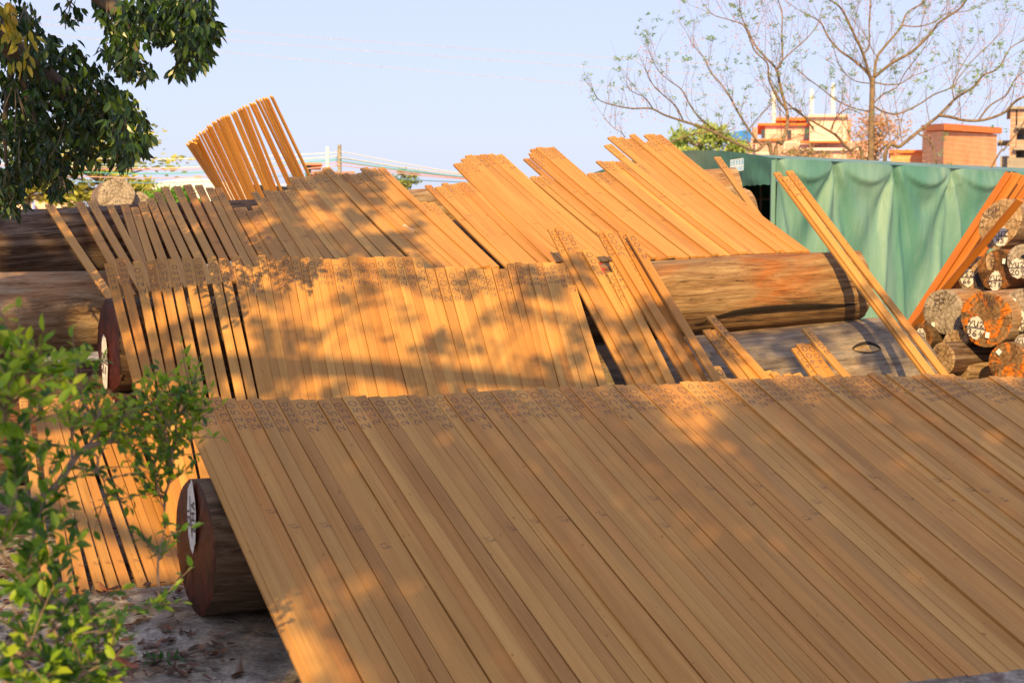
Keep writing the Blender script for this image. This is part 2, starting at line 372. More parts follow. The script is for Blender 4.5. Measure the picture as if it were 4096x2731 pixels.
strays = [  # tlx, tly, blx, bly, text, offset, label
 (2191, 913, 2518, 1541, '3000', .020, 'tall board marked 3000, leftmost of the strays rising above the middle row'),
 (2219, 911, 2550, 1541, '3100', .035, 'tall board marked 3100 just right of the leftmost tall stray'),
 (2252, 929, 2590, 1541, '3100', .020, 'tall board marked 3100, third of the tall strays from the left'),
 (2328, 1000, 2640, 1545, '2700', .036, 'narrow stray board marked 2700 between the two tall clusters'),
 (2421, 1138, 2618, 1545, '2200', .018, 'short stray board with its top end lowest of the middle strays'),
 (2429, 1090, 2655, 1545, '2700', .034, 'stray board topped by a step against its taller neighbour marked 2300'),
 (2437, 1049, 2675, 1545, '2300', .052, 'stray board marked 2300 crossing beneath the pale tall boards'),
 (2384, 925, 2743, 1527, '3000', .070, 'pale tall board marked 3000 over the brown log'),
 (2413, 924, 2778, 1527, '3000', .086, 'pale tall board marked 3000 with a scribbled digit over the brown log'),
 (2473, 929, 2800, 1527, '2900', .052, 'tall board marked 2900 right of the pale pair'),
 (2504, 1032, 2790, 1527, '2400', .036, 'shorter board marked 2400 half under the 2900 boards'),
 (2502, 934, 2858, 1527, '2900', .104, 'rightmost tall board marked 2900 crossing the brown log'),
 (3095, 690, 3700, 1500, '3180', .03, 'long slim board marked 3180 crossing in front of the green tarpaulin'),
 (3128, 708, 3718, 1500, '3100', .046, 'long slim board overlapping the right edge of the 3180 board'),
 (3145, 684, 3772, 1500, '2700', .03, 'long slim board marked 2700, farthest right before the log pile'),
 (2824, 1265, 3052, 1514, '2350', .05, 'board marked 2350 standing highest of three against the grey log'),
 (2810, 1320, 2958, 1514, '2150', .03, 'board marked 2150, left of three against the grey log'),
 (2843, 1320, 3004, 1514, '2150', .034, 'board marked 2150, middle of three against the grey log'),
 (2846, 1466, 2880, 1520, '1800', .03, 'stub of a board end just above the front row by the tall strays'),
 (3052, 1486, 3074, 1515, '1800', .02, 'low board end, left of four stubs before the grey log'),
 (3080, 1489, 3104, 1518, '1800', .034, 'low board end, second of four stubs before the grey log'),
 (3132, 1496, 3152, 1520, '1800', .02, 'low board end, third of four stubs before the grey log'),
 (3172, 1495, 3192, 1520, '1800', .034, 'low board end, last of four stubs before the grey log'),
 (3167, 1392, 3251, 1509, '1900', .03, 'board marked 1900, left of three equal ones below the knot hole'),
 (3185, 1375, 3284, 1509, '1900', .046, 'board marked 1900, middle of three equal ones below the knot hole'),
 (3219, 1376, 3318, 1509, '1900', .03, 'board marked 1900, right of three equal ones below the knot hole'),
 (3208, 1315, 3377, 1507, '2000', .062, 'board marked 2000 rising above three 1900 boards'),
]
for (a, b, c, e, txt, off, lab) in strays:
    P2 = Plane(PB.n, PB.q + PB.n*off)
    T, d = hits(P2, (a, b), (c, e)); L = to_ground(T, d)
    board('teak_board', T, d, PB.n, .052 if a < 3000 else .047, L, [(txt, 'up', .03, 1.05, 1, .004)], rnd, bow=.006, label=lab, group='stray boards right of the middle row')

# --- small row C at the left, in full sun ----------------------------------------------
gC1, gC2 = gnd(180, 2395), gnd(690, 2339)
PC = plane3(gC1, gC2, at(469, 1579, 7.72))
Cb = [(180, .13, '1750'), (262, .17, '1750'), (320, .22, '1700'), (385, .27, '1700'), (440, .30, '1650'), (490, .32, '1600'), (555, .34, '1600'), (605, .345, '1600'), (648, .35, '1600'), (688, .355, '1600'), (728, .36, '1600')]
for i, (xb, s_, txt) in enumerate(Cb):
    yb = 2395-(xb-180)*.11; yt = [1580, 1600, 1588, 1604, 1592, 1610, 1598, 1586, 1594, 1577, 1579][i]
    T, d = hits(PC, (xb-s_*(yb-yt), yt), (xb, yb)); L = to_ground(T, d)
    board('teak_board', T, d, PC.n, .0425, L, [(txt, 'up', .03, 1, 1, .004), ('10', 'down', .12, .9, 2, .002)], rnd, bow=.004, off=(i % 2)*.005,
          label='board marked %s in the short sunlit row behind the bush, %s from the left' % (txt, ordn(i+1)), group='boards in the short sunlit row')

# --- top row D ---------------------------------------------------------------------------
_pts = [V(p) for p in ((-2.30, 8.1, 1.06), (-.53, 8.4, 1.2), (1.89, 8.9, 1.32), (-3.01, 9.17, 1.61), (-1.31, 9.9, 1.85), (1.155, 10.8, 2.14))]
_M = np.array([[p.x, p.y, 1] for p in _pts]); _s, *_ = np.linalg.lstsq(_M, np.array([p.z for p in _pts]), rcond=None)
PD = Plane(V((-_s[0], -_s[1], 1)), V((0, 0, _s[2])))
D_rows = [(179, 819, 1400), (300, 812, 1400), (348, 805, 1400), (426, 829, 1300), (482, 822, 1300), (522, 830, 1300), (553, 817, 1300), (585, 796, 1400), (614, 774, 1500), (644, 751, 1600), (692, 749, 1600),
 (735, 744, 1600), (780, 750, 1600), (823, 753, 1600), (857, 752, 1600), (934, 833, 1300), (958, 833, 1300), (984, 852, 1300), (1006, 826, 1300), (1005, 776, 1500), (1040, 792, 1400), (1051, 766, 1500), (1079, 766, 1500),
 (1107, 765, 1500), (1135, 763, 1500), (1146, 746, 1600), (1151, 718, 1700), (1179, 711, 1700), (1211, 711, 1700), (1244, 709, 1700), (1257, 689, 1800), (1289, 681, 1800), (1339, 694, 1800), (1368, 699, 1800),
 (1398, 700, 1800), (1427, 697, 1800), (1441, 681, 1900), (1474, 678, 1900), (1512, 680, 1900), (1682, 810, 1300), (1702, 815, 1200), (1699, 742, 1500), (1741, 752, 1400), (1766, 736, 1500), (1801, 739, 1500), (1827, 736, 1500),
 (1853, 734, 1500), (1813, 663, 1900), (1836, 656, 1900), (1843, 639, 2000), (1860, 624, 2100), (1893, 624, 2150), (1920, 621, 2100), (1950, 621, 2100), (1978, 621, 2100), (2120, 708, 1600), (2151, 709, 1600),
 (2093, 637, 2000), (2119, 634, 2000), (2114, 614, 2100), (2120, 601, 2200), (2143, 598, 2200), (2169, 594, 2200), (2190, 592, 2200), (2349, 697, 1600), (2373, 695, 1600), (2402, 691, 1600), (2383, 653, 1800),
 (2407, 649, 1800), (2434, 646, 1800), (2462, 651, 1800), (2416, 588, 2100), (2540, 657, 1700), (2430, 549, 2250), (2472, 553, 2250), (2501, 557, 2250), (2517, 546, 2250), (2569, 571, 2100), (2587, 567, 2100),
 (2575, 539, 2250), (2596, 541, 2250), (2621, 541, 2250)]
SLx = [179, 300, 348, 426, 482, 522, 553, 585, 644, 823, 934, 993, 1051, 1146, 1200, 1289, 1512, 1682, 1813, 1860, 2093, 2300, 2640]
SLy = [.66, .56, .58, .515, .31, .315, .36, .43, .48, .50, .55, .61, .64, .78, .88, 1.0, 1.06, 1.0, 1.0, 1.12, 1.2, 1.24, 1.27]
BLx = [300, 850, 1690, 2354, 3257, 3600]; BLy = [1215, 1135, 1088, 1052, 1005, 990]
def d_line(x, y):
    s_ = float(np.interp(x, SLx, SLy)); yb = 1050
    for _ in range(12): yb = float(np.interp(x+s_*(yb-y), BLx, BLy))
    return (x+s_*(yb-y), yb)
lines = []
for x, y, t in D_rows:
    b = d_line(x, y); T, d = hits(PD, (x, y), b); lines.append((T, d, (PD.hit(*b)-T).length))
prev = 0
for i, ((x, y, t), (T, d, L)) in enumerate(zip(D_rows, lines)):
    best = None
    for j in range(i+1, min(i+4, len(lines))):
        T2, d2, L2 = lines[j]; m1 = T-d*.7; m2 = T2-d2*((m1-T2).dot(-d2)); per = (m2-m1).length
        if (m2-m1).x > 0 and (best is None or per < best): best = per
    wid = min(.0515 if i < 15 else .062, max(.044, (best or .05)))-.001
    prev = rnd.choice([o_ for o_ in (0, .002, .004, .007, .015) if abs(o_-prev) > .0015])
    mk = [(str(t), 'up', .025+rnd.uniform(0, .02), .95+rnd.uniform(-.08, .12), 1, .0031)]
    if rnd.random() < .4: mk.append((rnd.choice(['15', '12', '12', '10']), 'down', .5+rnd.uniform(-.15, .15), .95, 2, .0024))
    if i == 34: mk.append(('4-147', 'down', .45, 1.1, 3, .005))
    if i in (29,): mk.append(('15', 'up', .9, .9, 2, .0024))
    board('teak_board', T, d, PD.n, wid, L, mk, rnd, bow=.016*(L/2.2), off=prev,
          label='board marked %d in the sunlit top row, %s from its left end' % (t, ordn(i+1)), group='boards leaning in the top row')
T, d = hits(Plane(PD.n, PD.q+PD.n*(-.03)), (2856, 628), (3020, 862))
board('teak_board', T, d, PD.n, .050, 1.55, [('2100', 'up', .04, 1, 1, .004)], rnd, label='single board marked 2100 leaning over the log ends by the tarpaulin doorway', group='stray boards right of the middle row')

# --- fan of boards leaning the other way, behind ----------------------------------------
fan = [(142, 725, 540, 1313), (172, 695, 560, 1313), (200, 690, 590, 1320), (228, 662, 610, 1330), (250, 712, 640, 1380), (268, 650, 660, 1400), (273, 610, 700, 1440), (308, 575, 745, 1440), (355, 570, 790, 1440), (368, 552, 825, 1440), (395, 530, 860, 1440),
 (420, 485, 885, 1440), (455, 478, 905, 1435), (487, 440, 950, 1435), (512, 432, 985, 1435), (555, 400, 1010, 1430), (596, 380, 1040, 1430), (625, 362, 1075, 1430), (662, 355, 1130, 1425), (690, 340, 1160, 1420), (740, 310, 1205, 1370),
 (776, 290, 1240, 1360), (832, 268, 1280, 1360), (862, 250, 1310, 1360), (897, 225, 1345, 1360), (940, 213, 1400, 1340), (995, 185, 1520, 1300), (1040, 175, 1550, 1290), (1075, 140, 1590, 1180), (1125, 132, 1630, 1175), (1165, 115, 1660, 1175), (1207, 110, 1700, 1175), (1268, 85, 1790, 1170)]
FT1, FT0 = at(700+1268/3.36, 360+85/3.36, 10.0), at(700+142/3.36, 360+725/3.36, 12.0)
for i, (a, b, c, e) in enumerate(fan):
    k = (a-142)/(1268-142); Yt = 12.0-2.0*k
    T = at(700+a/3.36, 360+b/3.36, Yt); Q = at(700+c/3.36, 360+e/3.36, Yt+.62-.1*k)
    d = (T-Q).normalized(); L = to_ground(T, d)
    row = (FT1-FT0).normalized()
    nn = row.cross(d); nn = nn if nn.y < 0 else -nn
    nn = (nn + V((rnd.uniform(-.1, .1), rnd.uniform(-.08, .08), 0))).normalized()
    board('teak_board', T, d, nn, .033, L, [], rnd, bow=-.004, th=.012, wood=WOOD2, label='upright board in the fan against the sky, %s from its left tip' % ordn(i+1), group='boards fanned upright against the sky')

# --- boards leaning rightwards on the log pile ------------------------------------------
rb = [(4022, 686, 3618, 1300, 10.9, .085, 0), (4044, 687, 3632, 1306, 10.9, .085, .02), (4062, 690, 3648, 1310, 10.9, .085, 0), (4090, 700, 3668, 1316, 11.0, .085, .02), (4120, 712, 3690, 1322, 11.0, .085, 0)]
rl = ['outermost orange board leaning right over the log pile', 'second orange board from the outside leaning over the log pile', 'third orange board from the outside leaning over the log pile',
      'orange board right of the gap, leaning over the log pile', 'innermost orange board leaning over the log pile, cut by the frame']
for (a, b, c, e, Y, wd, off), lab in zip(rb, rl):
    T = at(a, b, Y+off); Q = at(c, e, Y-.35+off); d = (T-Q).normalized(); L = to_ground(T, d)
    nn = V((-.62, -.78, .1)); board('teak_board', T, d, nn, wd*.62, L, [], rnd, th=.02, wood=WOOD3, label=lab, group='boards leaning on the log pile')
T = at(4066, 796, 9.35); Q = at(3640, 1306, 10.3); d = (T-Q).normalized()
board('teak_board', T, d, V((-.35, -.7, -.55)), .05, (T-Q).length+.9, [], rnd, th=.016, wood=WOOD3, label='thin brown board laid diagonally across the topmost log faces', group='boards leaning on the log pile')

# ------------------------------------------------------------------ logs
def log(name, p0, p1, r0, r1, bmat, label, fmat=None, seed=0, group=None, rough=.05, lobe=.0, flat=None, both=True, squash=1.0, tilt=0.0, cut=0.0, rnd_end=0.0):
    """p0 = centre of the near/marked end. local X runs along the log; the cut face is at x=0"""
    ax = (p1-p0); Ln = ax.length; X = ax.normalized()
    Yv = V((0, 0, 1)).cross(X).normalized(); Zv = X.cross(Yv)
    mw = Matrix(((X.x, Yv.x, Zv.x, p0.x), (X.y, Yv.y, Zv.y, p0.y), (X.z, Yv.z, Zv.z, p0.z), (0, 0, 0, 1)))
    nx = max(24, int(Ln*34)); ns = 88; v = []; f = []
    def rad(t, th):
        r = r0+(r1-r0)*t; c, s_ = math.cos(th), math.sin(th)
        q = noise.noise(V((t*Ln*.5+seed*7, c*1.1, s_*1.1)))*rough*1.6
        q += noise.noise(V((t*Ln*1.3+seed*3, c*4, s_*4)))*rough*.55
        q += noise.noise(V((t*Ln*2.0+seed*5, c*13, s_*13)))*rough*.28
        q += noise.noise(V((t*Ln*5.0+seed*5, c*22, s_*22)))*rough*.22
        q += lobe*math.cos(2*th+seed)
        R_ = r*(1+q)
        if rnd_end and t > 1-rnd_end: R_ *= math.sqrt(max(.25, 1-((t-1+rnd_end)/rnd_end)**2*.75))
        if flat:
            a0, dd = flat; cc = math.cos(th-a0)
            if cc > dd: R_ *= dd/cc
        return R_
    for i in range(nx+1):
        t = i/nx
        for k in range(ns):
            th = 2*math.pi*k/ns; R_ = rad(t, th); y = math.cos(th)*R_; z = math.sin(th)*R_*squash
            v.append(V((t*Ln+(tilt*z-cut*y)*max(0, 1-i/2.), y, z)))
    for i in range(nx):
        for k in range(ns):
            k2 = (k+1) % ns; f.append([i*ns+k, i*ns+k2, (i+1)*ns+k2, (i+1)*ns+k])
    o = obj(name, mesh(name, v, f, bmat, smooth=True), None, mw); tag(o, label, 'log', group)
    o['r0'] = r0; o['cut'] = cut
    fm = fmat or F_TAN
    for e in ([0, 1] if both else [0]):
        vv = []; ff = []; t = e
        x0 = Ln*e
        rings = (0, .35, .7, .93, 1.0)
        for ri, q in enumerate(rings[1:]):
            for k in range(ns):
                th = 2*math.pi*k/ns; R_ = rad(t, th)*q; y = math.cos(th)*R_; z = math.sin(th)*R_*squash
                bx = (.006*noise.noise(V((y*30, z*30, seed))) - .004) if q < .99 else 0
                vv.append(V((x0+(bx if e == 0 else -bx)+(tilt*z-cut*y)*(1-e), y, z)))
        vv.append(V((x0-(.005 if e == 0 else -.005), 0, 0))); cidx = len(vv)-1
        for k in range(ns):
            k2 = (k+1) % ns; ff.append([cidx, k, k2])
            for ri in range(3): ff.append([ri*ns+k, (ri+1)*ns+k, (ri+1)*ns+k2, ri*ns+k2])
        fo = obj('cut_face', mesh('cut_face', vv, ff, fm, smooth=True), o, Matrix.Identity(4))
    return o, rad
def paint(o, cy, cz, rw, rh, lines_, ang=0.0, size=.045, seed=1, tar=None, m=None, sm=1, x=-.012, wdt=.007, patch=True):
    """white painted patch with a number on the cut face; local y runs to the viewer's left, z up"""
    rr = random.Random(seed); mb = MB(); n = 26; ct = o['cut']
    if patch:
        mb.poly([V((x, cy+math.cos(2*math.pi*k/n)*rw*(1+rr.uniform(-.1, .07)), cz+math.sin(2*math.pi*k/n)*rh*(1+rr.uniform(-.12, .08)))) for k in range(n)][::-1], 0)
    ca, sa = math.cos(ang), math.sin(ang)
    def P(a, b): return V((x-.004, cy-(a*ca-b*sa), cz+(a*sa+b*ca)))
    top, bot = lines_
    for txt, yy in ((top, .25), (bot, -1.25)):
        if not txt: continue
        st, tl = strokes(txt, rr, 1.2, .03)
        for s_ in st: ribbon(mb, [P((gx-tl/2)*size*.85, (gy+yy)*size) for gx, gy in s_], V((-1, 0, 0)), wdt, 1)
    if bot: ribbon(mb, [P(-1.9*size, 0), P(1.9*size, size*.1)], V((-1, 0, 0)), wdt, 1)
    for q_ in mb.v: q_.x -= ct*q_.y
    me = mesh('painted_number', mb.v, mb.f, [m or PAINT, INK], mb.m)
    return obj('painted_number', me, o, Matrix.Identity(4))
def wtag(o, cy, cz, s_=.022, ang=0.0, h=1.4):
    mb = MB(); c, s2 = math.cos(ang)*s_, math.sin(ang)*s_
    a = V((0, c, s2)); b = V((0, -s2*h, c*h)); p = V((-.018, cy, cz))-a*.5-b*.5
    mb.box(p, a, b, V((.006, 0, 0)), 0); return obj('number_tag', mesh('number_tag', mb.v, mb.f, TAGW), o, Matrix.Identity(4))

# front log under row A
hA = Xw
cA = gnd(792, 2462); cA.z = 0.263
logA, _ = log('teak_log', cA + V((-.01, .02, .005)), cA + hA*5.6 + V((0, 0, -.01)), .262, .245, B_BROWN, 'thick log on the ground under the front row, varnished red-brown cut end', F_RED, 3, rough=.025, squash=1.0, cut=.20)
paint(logA, -.005, .12, .058, .14, ('yh2', '10'), ang=-1.45, size=.042, seed=4, wdt=.008, x=-.014)
# left upper log YH3/21 and the one below it
Qy = at(418, 1202, 7.45); hB = (gB2-gB1).normalized()
cY = Qy - PB.n*.25; cY.z = Qy.z-.245
axY = V((.975, .22, 0)).normalized()
p0 = at(440, 1385, cY.y-.02)
logY, _ = log('teak_log', V((p0.x, p0.y, cY.z)), V((p0.x, p0.y, cY.z))+axY*2.35, .243, .235, B_BROWN, 'upper log behind the middle row, red varnished end numbered over 21', F_RED, 8, rough=.075, group=None, cut=.33)
paint(logY, .06, -.10, .06, .16, ('yh3', '21'), ang=-.12, size=.045, seed=9, wdt=.009, x=-.014)
q = V((p0.x+.03, p0.y+.0, .30))
logY2, _ = log('teak_log', q, q+axY*2.6, .30, .29, B_DARK, 'dark log on the ground beneath the red ended log, white paint on its end', F_RED, 12, rough=.05, cut=.3)
paint(logY2, .02, .12, .04, .13, ('', ''), size=.04, seed=2)
# far left logs
def ax_log(name, a, b, ya, yb, r0, r1, *args, **kw):
    """a, b = (x, ytop) outline pixels at depths ya, yb"""
    pa = at(a[0], a[1], ya); pa.z -= r0; pb = at(b[0], b[1], yb); pb.z -= r1
    return log(name, pa, pb, r0, r1, *args, **kw)
ax_log('teak_log', (-300, 862), (1290, 785), 8.95, 10.15, .235, .2, B_DARK, 'dark mottled top log at the far left carrying the upper board row', F_TAN, 21, rough=.075)
ax_log('teak_log', (-125, 1092), (900, 1065), 8.35, 9.3, .27, .24, B_TAN, 'pale peeled log at the left edge, second from the top of its stack', F_RED, 27, rough=.04, cut=.2)
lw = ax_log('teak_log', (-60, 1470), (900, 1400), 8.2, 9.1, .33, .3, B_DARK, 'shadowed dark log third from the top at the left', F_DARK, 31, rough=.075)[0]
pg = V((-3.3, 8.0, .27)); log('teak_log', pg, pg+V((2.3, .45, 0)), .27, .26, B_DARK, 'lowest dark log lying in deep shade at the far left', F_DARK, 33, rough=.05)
# back stack under the right of row D
lD, _ = ax_log('teak_log', (1240, 792), (2935, 668), 10.05, 11.05, .17, .15, B_TAN, 'sun bleached top log at the back whose split end faces the doorway', F_TAN, 41, rough=.06)
ax_log('teak_log', (1300, 905), (2985, 755), 10.0, 11.1, .2, .2, B_TAN, 'split log just beneath the sun bleached top log at the back', F_TAN, 43, rough=.06)
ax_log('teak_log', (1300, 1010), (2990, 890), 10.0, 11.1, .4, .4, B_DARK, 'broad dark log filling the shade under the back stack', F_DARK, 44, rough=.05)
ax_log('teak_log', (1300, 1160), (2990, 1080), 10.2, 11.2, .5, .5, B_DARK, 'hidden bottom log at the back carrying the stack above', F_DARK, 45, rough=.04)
# brown and grey logs on the right of the middle row
lb, _ = ax_log('teak_log', (1880, 1078), (3420, 1005), 8.33, 9.0, .245, .225, B_GOLD, 'long golden brown log with a deep crack, lying on the grey log', F_TAN, 52, rough=.075, lobe=.02)
lg, _ = ax_log('teak_log', (2180, 1400), (3690, 1258), 8.12, 9.08, .39, .44, B_GREY, 'massive smooth grey log with an eye shaped knot hole', F_GREY, 57, rough=.03, rnd_end=.13)
def surf_on(o, x, y, lift=0.0):
    iw = o.matrix_world.inverted(); a = iw @ C0; b = iw @ (C0+ray(x, y)); d = b-a
    me = o.data; r = 0; best = None
    # march against the real mesh outline
    from mathutils.bvhtree import BVHTree
    if o.name not in _bv: _bv[o.name] = BVHTree.FromPolygons([v.co for v in me.vertices], [tuple(p.vertices) for p in me.polygons])
    h, nn, i_, ds = _bv[o.name].ray_cast(a, d.normalized())
    return (h+nn*lift if nn.dot(d) < 0 else h-nn*lift) if h is not None else None
_bv = {}
# long crack on the golden log
mw = lb.matrix_world.inverted()
mb = MB(); pts = []
for x, y in ((2640, 1362), (2780, 1300), (2900, 1258), (3050, 1236), (3200, 1226), (3330, 1222), (3430, 1216)):
    h = surf_on(lb, x, y)
    if h is not None: pts.append(h)
for i in range(len(pts)-1):
    pass
mb.tube(bez(pts, 4), [.004+.016*math.sin(math.pi*i/(4*(len(pts)-1))) for i in range(4*(len(pts)-1)+1)], 6)
obj('crack', mesh('crack', mb.v, mb.f, plain('crack_shadow_wood', (.012, .007, .004), .95, .3)), lb, Matrix.Identity(4))
# knot hole on the grey log
def knot(rx, ry, lift, m, name, inner=0.0, seg=30):
    mb = MB(); cx_, cy_ = 3466, 1390; ring = []
    for sc_ in ((1.0, inner) if inner else (1.0,)):
        for k in range(seg):
            a = 2*math.pi*k/seg; ex_ = math.cos(a); ey_ = math.sin(a)*(1-.35*abs(ex_)**2)
            ring.append(surf_on(lg, cx_+rx*ex_*sc_, cy_-ry*ey_*sc_+4*ex_*ex_+(5 if ry < 18 else 0), lift if sc_ == 1.0 else lift*2.2))
    mb.v = ring
    if inner:
        for k in range(seg): mb.f.append([k, (k+1) % seg, seg+(k+1) % seg, seg+k]); mb.m.append(0)
    else: mb.f.append(list(range(seg))); mb.m.append(0)
    return obj(name, mesh(name, mb.v, mb.f, m), lg, Matrix.Identity(4))
knot(58, 24, .002, plain('knot_dark_rim', (.025, .018, .013), .95, .3, 30), 'knot_rim')
knot(52, 14, .005, bark('knot_pale_wood', (.22, .12, .04), (.66, .42, .17), (.80, .56, .28), None, sx=8), 'knot_hollow')
# red crayon marks on the golden log
mb = MB()
for x, y, dx, dy in ((2392, 1062, 14, -6), (2400, 1070, 8, 8), (2402, 1082, 16, -5), (2410, 1086, 6, 6)):
    a = surf_on(lb, x, y, .004); b = surf_on(lb, x+dx, y+dy, .004)
    if a is not None and b is not None: ribbon(mb, [a, b], V((0, -.8, .6)), .01, 0)
obj('red_mark', mesh('red_mark', mb.v, mb.f, REDINK, mb.m), lb, Matrix.Identity(4))
# distant log end at the far left
p = at(465, 762, 13.2); log('teak_log', p+V((0, 0, -.05)), p+V((-.85, 2.6, -.05)), .165, .15, B_TAN, 'round grey log end poking up behind the far left stack', F_GREY, 61, rough=.05)
p = at(560, 806, 13.4); log('teak_log', p, p+V((-.5, 1.6, 0)), .09, .085, B_TAN, 'small log just right of the round grey log end', F_GREY, 62, rough=.05)

# log pile at the right edge (faces towards the left and the camera)
def cr(c): return (3500+c[0]/1.7416, 650+c[1]/1.7416)
pax = V((.74, .67, .0)).normalized()
def pile(c, w_, h_, Y, bm, fm, label, seed, L=1.7, flat=None, lobe=0.0, rough=.04, rot=0.0, ax=None):
    x, y = cr(c); r = h_/1.7416/F*Y/2
    p = at(x, y, Y); a = ax or pax
    if rot: a = (Matrix.Rotation(rot, 3, 'Z') @ a)
    return log('teak_log', p, p+a*L, r, r*.97, bm, label, fm, seed, 'logs in the pile at the right edge', rough=rough, flat=flat, lobe=lobe)[0]
o = pile((868, 430), 250, 325, 9.75, B_TAN, F_TAN, 'topmost log of the right pile, lobed end painted over 95', 71, lobe=.12, rough=.07)
paint(o, -.015, -.085, .055, .07, ('yu2', '95'), size=.034, seed=3, wdt=.006)
paint(o, .04, .08, .0, .0, ('yu2', '95'), size=.03, seed=6, wdt=.004, ang=.5, patch=False)
o = pile((690, 782), 185, 250, 9.85, B_TAN, F_TAN, 'pale log end painted over 66 with a black tar patch', 72)
paint(o, .045, -.02, .055, .065, ('ys2', '66'), size=.034, seed=5, wdt=.006); wtag(o, .03, .075, .024, -.3)
mb = MB(); mb.poly([V((-.013, -.055+math.cos(a)*.04*(1+.2*math.sin(3*a)), -.03+math.sin(a)*.055)) for a in [2*math.pi*k/18 for k in range(18)]][::-1]); obj('tar_patch', mesh('tar_patch', mb.v, mb.f, TAR), o, Matrix.Identity(4))
o = pile((848, 748), 180, 285, 9.6, B_GOLD, F_DARK, 'brown log end painted over 278 in the right pile', 73)
paint(o, .0, -.075, .047, .07, ('yu2', '278'), size=.032, seed=7, wdt=.006); wtag(o, -.06, .06, .022, .1, 1.6)
paint(o, .045, .06, .03, .065, ('yu2', ''), size=.032, seed=17, wdt=.005, ang=-1.45, m=F_TAN)
o = pile((1030, 690), 150, 240, 9.4, B_TAN, F_GREY, 'grey log end painted over 209, cut by the right frame edge', 74)
paint(o, .03, -.045, .06, .065, ('yu2', '209'), size=.034, seed=8, wdt=.006)
mb = MB(); mb.poly([V((-.013, -.01+math.cos(a)*.018, .035+math.sin(a)*.012)) for a in [2*math.pi*k/12 for k in range(12)]][::-1]); obj('rot_hole', mesh('rot_hole', mb.v, mb.f, TAR), o, Matrix.Identity(4))
o = pile((485, 1040), 200, 325, 9.55, B_TAN, F_GREY, 'squat grey log with tall end face faintly numbered 96', 75, L=1.9, lobe=.05)
paint(o, .03, .075, .04, .06, ('yb1', '96'), size=.03, seed=11, wdt=.005, ang=1.5, m=F_GREY); wtag(o, .075, -.09, .022)
o = pile((775, 1092), 300, 388, 9.15, B_TAN, F_ORANGE, 'largest round log of the right pile, orange stained, numbered 364', 76)
paint(o, .065, -.06, .062, .075, ('yu2', '364'), size=.04, seed=12, wdt=.007, ang=-.15); wtag(o, -.02, -.10, .026, .1)
paint(o, -.02, .12, .05, .04, ('364', 'yu2'), size=.03, seed=22, wdt=.004, ang=3.1, patch=False)
o = pile((1035, 1030), 160, 300, 9.1, B_BROWN, F_GREY, 'grey log end with a white tag, cut by the frame beside 364', 77)
paint(o, .03, -.06, .05, .07, ('ya2', '60'), size=.034, seed=13, wdt=.006, ang=-1.1); wtag(o, .06, .055, .025)
o = pile((325, 1212), 170, 185, 9.6, B_BROWN, F_DARK, 'small dark log numbered 16 just right of the long slim boards', 78, L=2.0)
paint(o, .0, -.01, .042, .07, ('yd3', '16'), size=.03, seed=14, wdt=.006, ang=-1.5)
o = pile((565, 1285), 130, 240, 9.4, B_TAN, F_TAN, 'wedge shaped split log with a small white tag below log 96', 79, L=1.6, flat=(R(215), .45), rot=R(-8))
wtag(o, .01, -.0, .026, .4)
o = pile((470, 1370), 100, 235, 9.3, B_DARK, F_TAN, 'low log with yellowish flaking end at the left foot of the pile', 80, L=1.2, rot=R(-14))
paint(o, .02, .03, .03, .05, ('y21', ''), size=.028, seed=18, wdt=.004, ang=1.2, m=F_TAN)
o = pile((600, 1440), 200, 190, 9.35, B_TAN, F_TAN, 'split log lying lengthwise at the foot of the right pile', 81, L=1.6, rot=R(-22), rough=.09)
o = pile((930, 1400), 190, 300, 8.95, B_TAN, F_ORANGE, 'bright orange log end with a diamond tag, low in the pile', 82)
wtag(o, .06, .07, .03, .7, 1.0)
o = pile((1045, 1275), 120, 170, 8.95, B_BROWN, F_GREY, 'log end painted over 300 at the lower right corner of the pile', 83, L=1.8)
paint(o, .0, .0, .05, .055, ('yu2', '300'), size=.032, seed=15, wdt=.006)
for i, (x, y, r, lab) in enumerate(((2.72, 9.55, .17, 'bottom left log of the right pile, on the ground'), (3.05, 9.25, .17, 'bottom middle log of the right pile, on the ground'), (3.42, 9.1, .17, 'bottom right log of the right pile, on the ground'))):
    p = V((x, y, r)); log('teak_log', p, p+pax*1.9, r, r, B_BROWN, lab, F_DARK, 90+i, 'logs in the pile at the right edge')

# twine in the dark gap of row D
mb = MB()
pl = [(1815, 855), (1832, 890), (1845, 920), (1858, 948)]; mb.tube([PD.hit(x, y)+V((0, .10, -.10)) for x, y in pl], .0022, 5)
pl = [(1892, 937), (1900, 965), (1908, 983), (1928, 992), (1943, 998), (1960, 1010), (1980, 1030), (2000, 1058), (2008, 1066)]
mb.tube([PD.hit(x, y)+V((0, .10, -.10)) for x, y in pl], .0024, 5)
tag(mb.build('twine', plain('white_twine', (.5, .42, .36), .8)), 'thin pale twine dangling in the dark gap between top row boards', 'twine')

